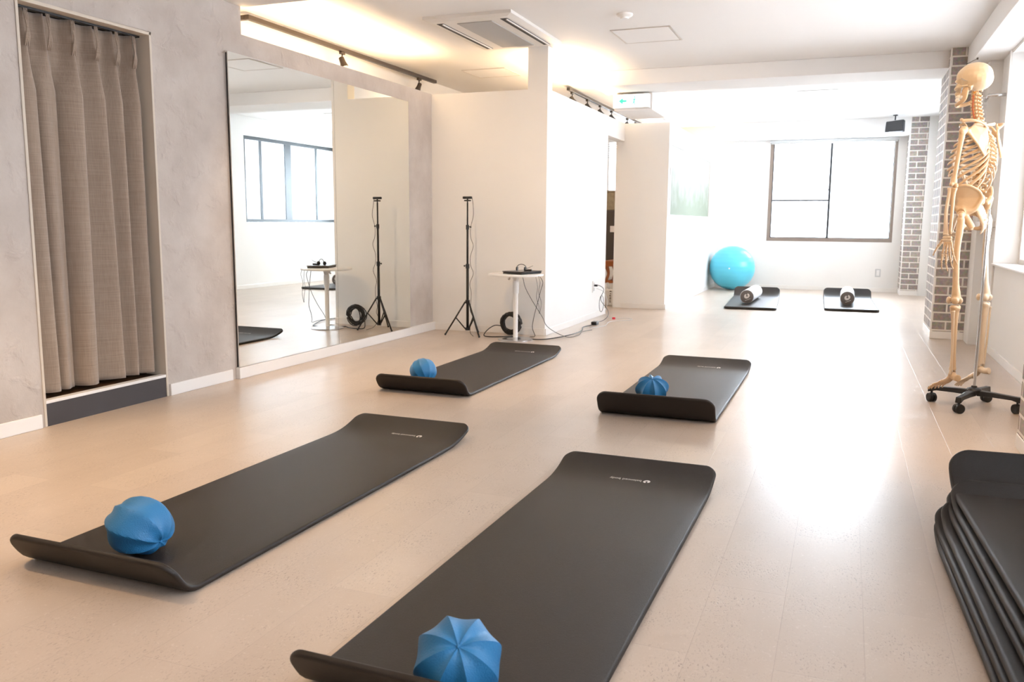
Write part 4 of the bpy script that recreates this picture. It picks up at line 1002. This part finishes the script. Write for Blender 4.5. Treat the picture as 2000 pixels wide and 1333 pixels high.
MB().box(-.143, .143, -.103, .103, .015, .024).build('laptop_lid', M['laptop'], t, bevel=.004)
t = thing('paper_sheet', TB+Vector((-.12, -.05, TH+.0006)), 'white sheet of paper on the left side of the round table', 'paper', rz=.25)
MB().box(-.075, .07, -.09, .09, 0, .0012).build('sheet', M['paper'], t)
t = thing('headset', TB+Vector((.07, .0, TH+.0255)), 'black headset with a thin headband and microphone on the laptop', 'headset', rz=.1)
q = MB()
pts = []
for k in range(15):
    a = PI*(-.10+1.2*k/14); pts.append((-.020+.038*math.cos(a), .03*math.cos(a)*.4, .022+.032*math.sin(a)))
q.tube(pts, .003, 8, smooth=2).build('headband', M['black'], t, smooth=True)
for x_ in (-.058, .012):
    e = MB().tube([(x_-.006, 0, .016), (x_+.006, 0, .016)], [.016, .019], 16).build('ear_cushion', M['black'], t, smooth=True, autosm=.5)
MB().tube([(.012, 0, .018), (.045, -.01, .026), (.085, -.015, .045)], [.003, .002, .0015], 8, smooth=4).build('microphone_boom', M['black'], t, smooth=True)
MB().box(.015, .075, -.018, .018, .0, .013).build('control_unit', M['black'], t, bevel=.005)
cable('laptop_cable', [TB+Vector((.20, .02, TH-.01)), TB+Vector((.235, .02, .50)), TB+Vector((.215, .02, .42)), TB+Vector((.19, .03, .33)), TB+Vector((.15, .06, .22)), TB+Vector((.11, .12, .10)), TB+Vector((.12, .16, .02)), TB+Vector((.06, .2, .005))], .0026, 'cable', 'black laptop lead hanging from the table towards the coil')
cable('power_cable', [TB+Vector((.10, -.10, TH-.022)), TB+Vector((.12, -.09, .46)), TB+Vector((.16, -.05, .36)), TB+Vector((.20, 0, .27)), TB+Vector((.23, .04, .20)), TB+Vector((.25, .10, .12)), TB+Vector((.31, .20, .05)), TB+Vector((.38, .30, .008)), TB+Vector((.42, .48, .006)), TB+Vector((.38, .72, .005)), TB+Vector((.42, .9, .005))], .0026, 'cable', 'black power lead crossing from the table to the floor by the white wall')
cable('earphone_cord', [TB+Vector((.20, -.06, TH-.012)), TB+Vector((.215, -.05, .46)), TB+Vector((.205, -.05, .38)), TB+Vector((.225, -.04, .30)), TB+Vector((.23, -.04, .24)), TB+Vector((.245, -.04, .33)), TB+Vector((.225, -.05, .42)), TB+Vector((.24, -.06, .50)), TB+Vector((.225, -.06, TH-.012))], .0018, 'cable', 'thin doubled cord hanging from the right rim of the table')
# coil of cable
cc = Vector((-2.735, 6.965, .108))
q = MB(); rnd = random.Random(4)
pts = []
for k in range(15*18):
    a = 2*PI*k/18; j = k//18; rr_ = .082+.016*math.sin(j*2.4)+.004*math.sin(a*3+j); yy = .018*math.cos(j*1.7)
    pts.append((rr_*math.cos(a), yy+.012*math.sin(a+j), rr_*math.sin(a)))
q.tube(pts, .0052, 6)
o = q.build('cable_coil', M['cable'], None, smooth=True, loc=cc); tag(o, 'thick coil of black cable leaning on the wall behind the table', 'cable coil')
cable('coil_lead', [cc+Vector((-.08, 0, -.03)), cc+Vector((-.13, -.06, -.02)), cc+Vector((-.17, -.12, -.05)), cc+Vector((-.19, -.17, -.098)), cc+Vector((-.12, -.20, -.103)), cc+Vector((-.02, -.16, -.103)), cc+Vector((.05, -.10, -.103))], .0045, 'cable', 'black lead looping from the coil to the tripod foot')
cable('floor_cable', [cc+Vector((.05, -.10, -.103)), (-2.55, 6.80, .006), (-2.40, 6.76, .006), (-2.30, 6.92, .006), (-2.22, 7.20, .012), (-2.24, 7.5, .006), (-2.30, 7.75, .006), (-2.27, 7.95, .006)], .0045, 'cable', 'black cable running on the floor round the white wall corner')
t = thing('power_adapter', (-2.26, 8.02, .001), 'small black power adapter on the floor by the white wall', 'adapter')
MB().box(-.028, .028, -.045, .045, 0, .034).build('adapter_body', M['black'], t, bevel=.006)
MB().tube([(0, .04, .02), (.0, .065, .022)], .006, 8).build('strain_relief', M['black'], t, smooth=True)
cable('outlet_cable', [(-2.26, 8.08, .022), (-2.24, 8.2, .02), (-2.22, 8.34, .05), (-2.26, 8.50, .10), (-2.36, 8.58, .20), (-2.34, 8.62, .30), (-2.385, 8.62, .342), (-2.43, 8.60, .345)], .0032, 'cable', 'thin black lead rising from the adapter to the wall outlet')
pts = [(-2.33, 8.50+.085*math.cos(a), .165+.085*math.sin(a)) for a in [2*PI*k/20*1.05 for k in range(21)]]
cable('cable_loop', pts, .0028, 'cable', 'round loop of thin cable hanging below the wall outlet', sm=2)
cable('white_cable', [(-2.43, 8.66, .31), (-2.36, 8.70, .27), (-2.33, 8.74, .16), (-2.34, 8.70, .05), (-2.25, 8.62, .006), (-2.1, 8.68, .006), (-2.02, 8.55, .006), (-2.18, 8.30, .006), (-2.14, 7.95, .006), (-2.22, 7.7, .006)], .003, 'cablew', 'white cable trailing on the floor below the wall outlet')
t = thing('cable_tag', (-2.21, 8.56, .001), 'small red tag on the cables at the foot of the white wall', 'tag')
MB().box(-.016, .016, -.01, .01, 0, .022).build('tag_block', M['red'], t, bevel=.004)
t = thing('wall_outlet', (-2.45, 8.60, .33), 'white double power outlet low on the white wall with a black plug', 'outlet')
MB().box(0, .008, -.035, .035, -.06, .06).build('cover_plate', M['whitem'], t, bevel=.003)
for z_ in (-.028, .028): MB().box(.008, .012, -.018, .018, z_-.016, z_+.016).build('socket', M['blind'], t, bevel=.002)
t = thing('power_plug', (-2.438, 8.60, .345), 'black plug in the upper socket of the wall outlet', 'plug')
MB().box(.001, .035, -.012, .012, -.010, .010).build('plug_body', M['black'], t, bevel=.003)
# ---------------------------------------------------------------- things seen through the doorway
t = thing('water_bottle_pack', (-2.645, 10.03, 0), 'clear wrapped pack of bottles with dark lettering on the doorway floor', 'bottle pack')
M['wrap'] = mat('clear_wrap', (.72, .72, .72), .15, var=.1, vscale=30)
for ix in range(2):
    for iy in range(2): MB().lathe([(.036, 0), (.040, .01), (.040, .17), (.036, .20), (.014, .25), (.014, .275)], 18, (ix*.09-.045, iy*.09-.045, 0)).build('bottle', M['wrap'], t, smooth=True, autosm=.6)
MB().box(-.092, .092, -.092, .092, .0, .205).build('wrap_film', M['wrap'], t, bevel=.02)
q = MB()
for k, (dx_, dz_, w_) in enumerate([(0, .18, .024), (.006, .15, .012), (-.002, .128, .02), (.003, .108, .016), (0, .09, .02), (.002, .07, .012), (0, .052, .018)]): q.box(.02+dx_, .02+dx_+w_, -.0945, -.092, dz_-.006, dz_+.005)
q.build('lettering', M['cabinet'], t)
t = thing('wooden_chair', (-2.63, 10.66, 0), 'reddish brown wooden chair with curved legs seen through the doorway', 'chair')
MB().box(-.22, .22, -.21, .21, .45, .525).build('seat', M['chairwood'], t, bevel=.015)
for x_, y_ in ((-.19, -.18), (-.19, .18), (.19, -.18), (.19, .18)):
    MB().tube([(x_, y_, .47), (x_*.86, y_*.9, .36), (x_*.97, y_, .26), (x_*1.05, y_*1.05, 0)], [.030, .018, .020, .014], 10, smooth=5).build('leg', M['chairwood'], t, smooth=True)
for y_ in (-.18, .18): MB().box(-.19, .19, y_-.014, y_+.014, .238, .275).build('stretcher', M['chairwood'], t, bevel=.004)
for x_ in (-.18, .18): MB().box(x_-.012, x_+.012, -.18, .18, .238, .27).build('stretcher', M['chairwood'], t, bevel=.004)
MB().tube([(.20, -.18, .50), (.25, -.18, .84)], .015, 10).tube([(.20, .18, .50), (.25, .18, .84)], .015, 10).build('back_post', M['chairwood'], t, smooth=True)
MB().tube([(.25, -.20, .78), (.28, 0, .80), (.25, .20, .78)], [.05, .05, .05], 10, smooth=5, flat=.3, flatdir=(1, 0, 0)).build('backrest', M['chairwood'], t, smooth=True)
t = thing('drawer_unit', (-3.12, 11.75, 0), 'white low drawer unit under the dark cabinet beyond the doorway', 'drawers')
MB().box(-.34, .34, -.24, .24, 0, .47).build('drawer_body', M['whitep'], t, bevel=.004)
for k in range(2): MB().box(-.33, .33, -.252, -.24, .02+.22*k, .225+.22*k).build('drawer', M['whitep'], t, bevel=.003)
t = thing('dark_cabinet', (-3.12, 11.75, .471), 'dark brown cabinet with a paper label seen through the doorway', 'cabinet')
MB().box(-.30, .30, -.20, .20, 0, .70).build('cabinet_body', M['cabinet'], t, bevel=.004)
MB().box(-.292, -.002, -.215, -.20, .01, .69).build('cabinet_door', M['cabinet'], t, bevel=.003)
MB().box(.002, .292, -.215, -.20, .01, .69).build('cabinet_door', M['cabinet'], t, bevel=.003)
tag(MB().box(.06, .20, -.2165, -.215, .40, .485).build('paper_label', M['paper'], t), 'white paper label')
t = thing('storage_box', (-3.12, 11.75, 1.172), 'amber tinted plastic box on top of the dark cabinet', 'box')
MB().box(-.24, .27, -.18, .18, 0, .25).build('box_body', M['crate'], t, bevel=.012)
MB().box(-.25, .28, -.19, .19, .25, .272).build('box_lid', M['crate'], t, bevel=.006)
# ---------------------------------------------------------------- far wall fittings
t = thing('light_switch', (.47, YF, .285), 'small grey switch plate low on the far wall right of the window', 'switch')
MB().box(-.038, .038, -.008, 0, -.06, .06).build('switch_plate', M['blind'], t, bevel=.003)
MB().box(-.020, .020, -.012, -.008, -.042, .042).build('switch_rocker', M['whitem'], t, bevel=.002)
t = thing('ceiling_speaker', (.535, 13.0, CE), 'black box loudspeaker hanging from the ceiling above the far window', 'speaker')
MB().tube([(0, 0, 0), (0, 0, -.012)], .03, 14).tube([(0, 0, -.01), (0, 0, -.07)], .009, 10).build('bracket', M['speaker'], t, smooth=True, autosm=.5)
b = MB(); b.add([(-.125, -.05, -.235), (.095, -.095, -.225), (.13, .05, -.225), (-.09, .09, -.235), (-.115, -.035, -.09), (.105, -.08, -.07), (.13, .05, -.07), (-.09, .09, -.09)], [(0,3,2,1),(4,5,6,7),(0,1,5,4),(1,2,6,5),(2,3,7,6),(3,0,4,7)])
b.build('speaker_cabinet', M['speaker'], t, bevel=.01)
b = MB(); b.add([(-.115, -.057, -.222), (.085, -.098, -.212), (.094, -.086, -.082), (-.106, -.045, -.10)], [(0,1,2,3)]); b.add([(-.112, -.062, -.22), (.083, -.103, -.21), (.092, -.091, -.084), (-.103, -.05, -.10)], [(0,1,2,3)])
b.build('speaker_grille', M['gasket'], t)
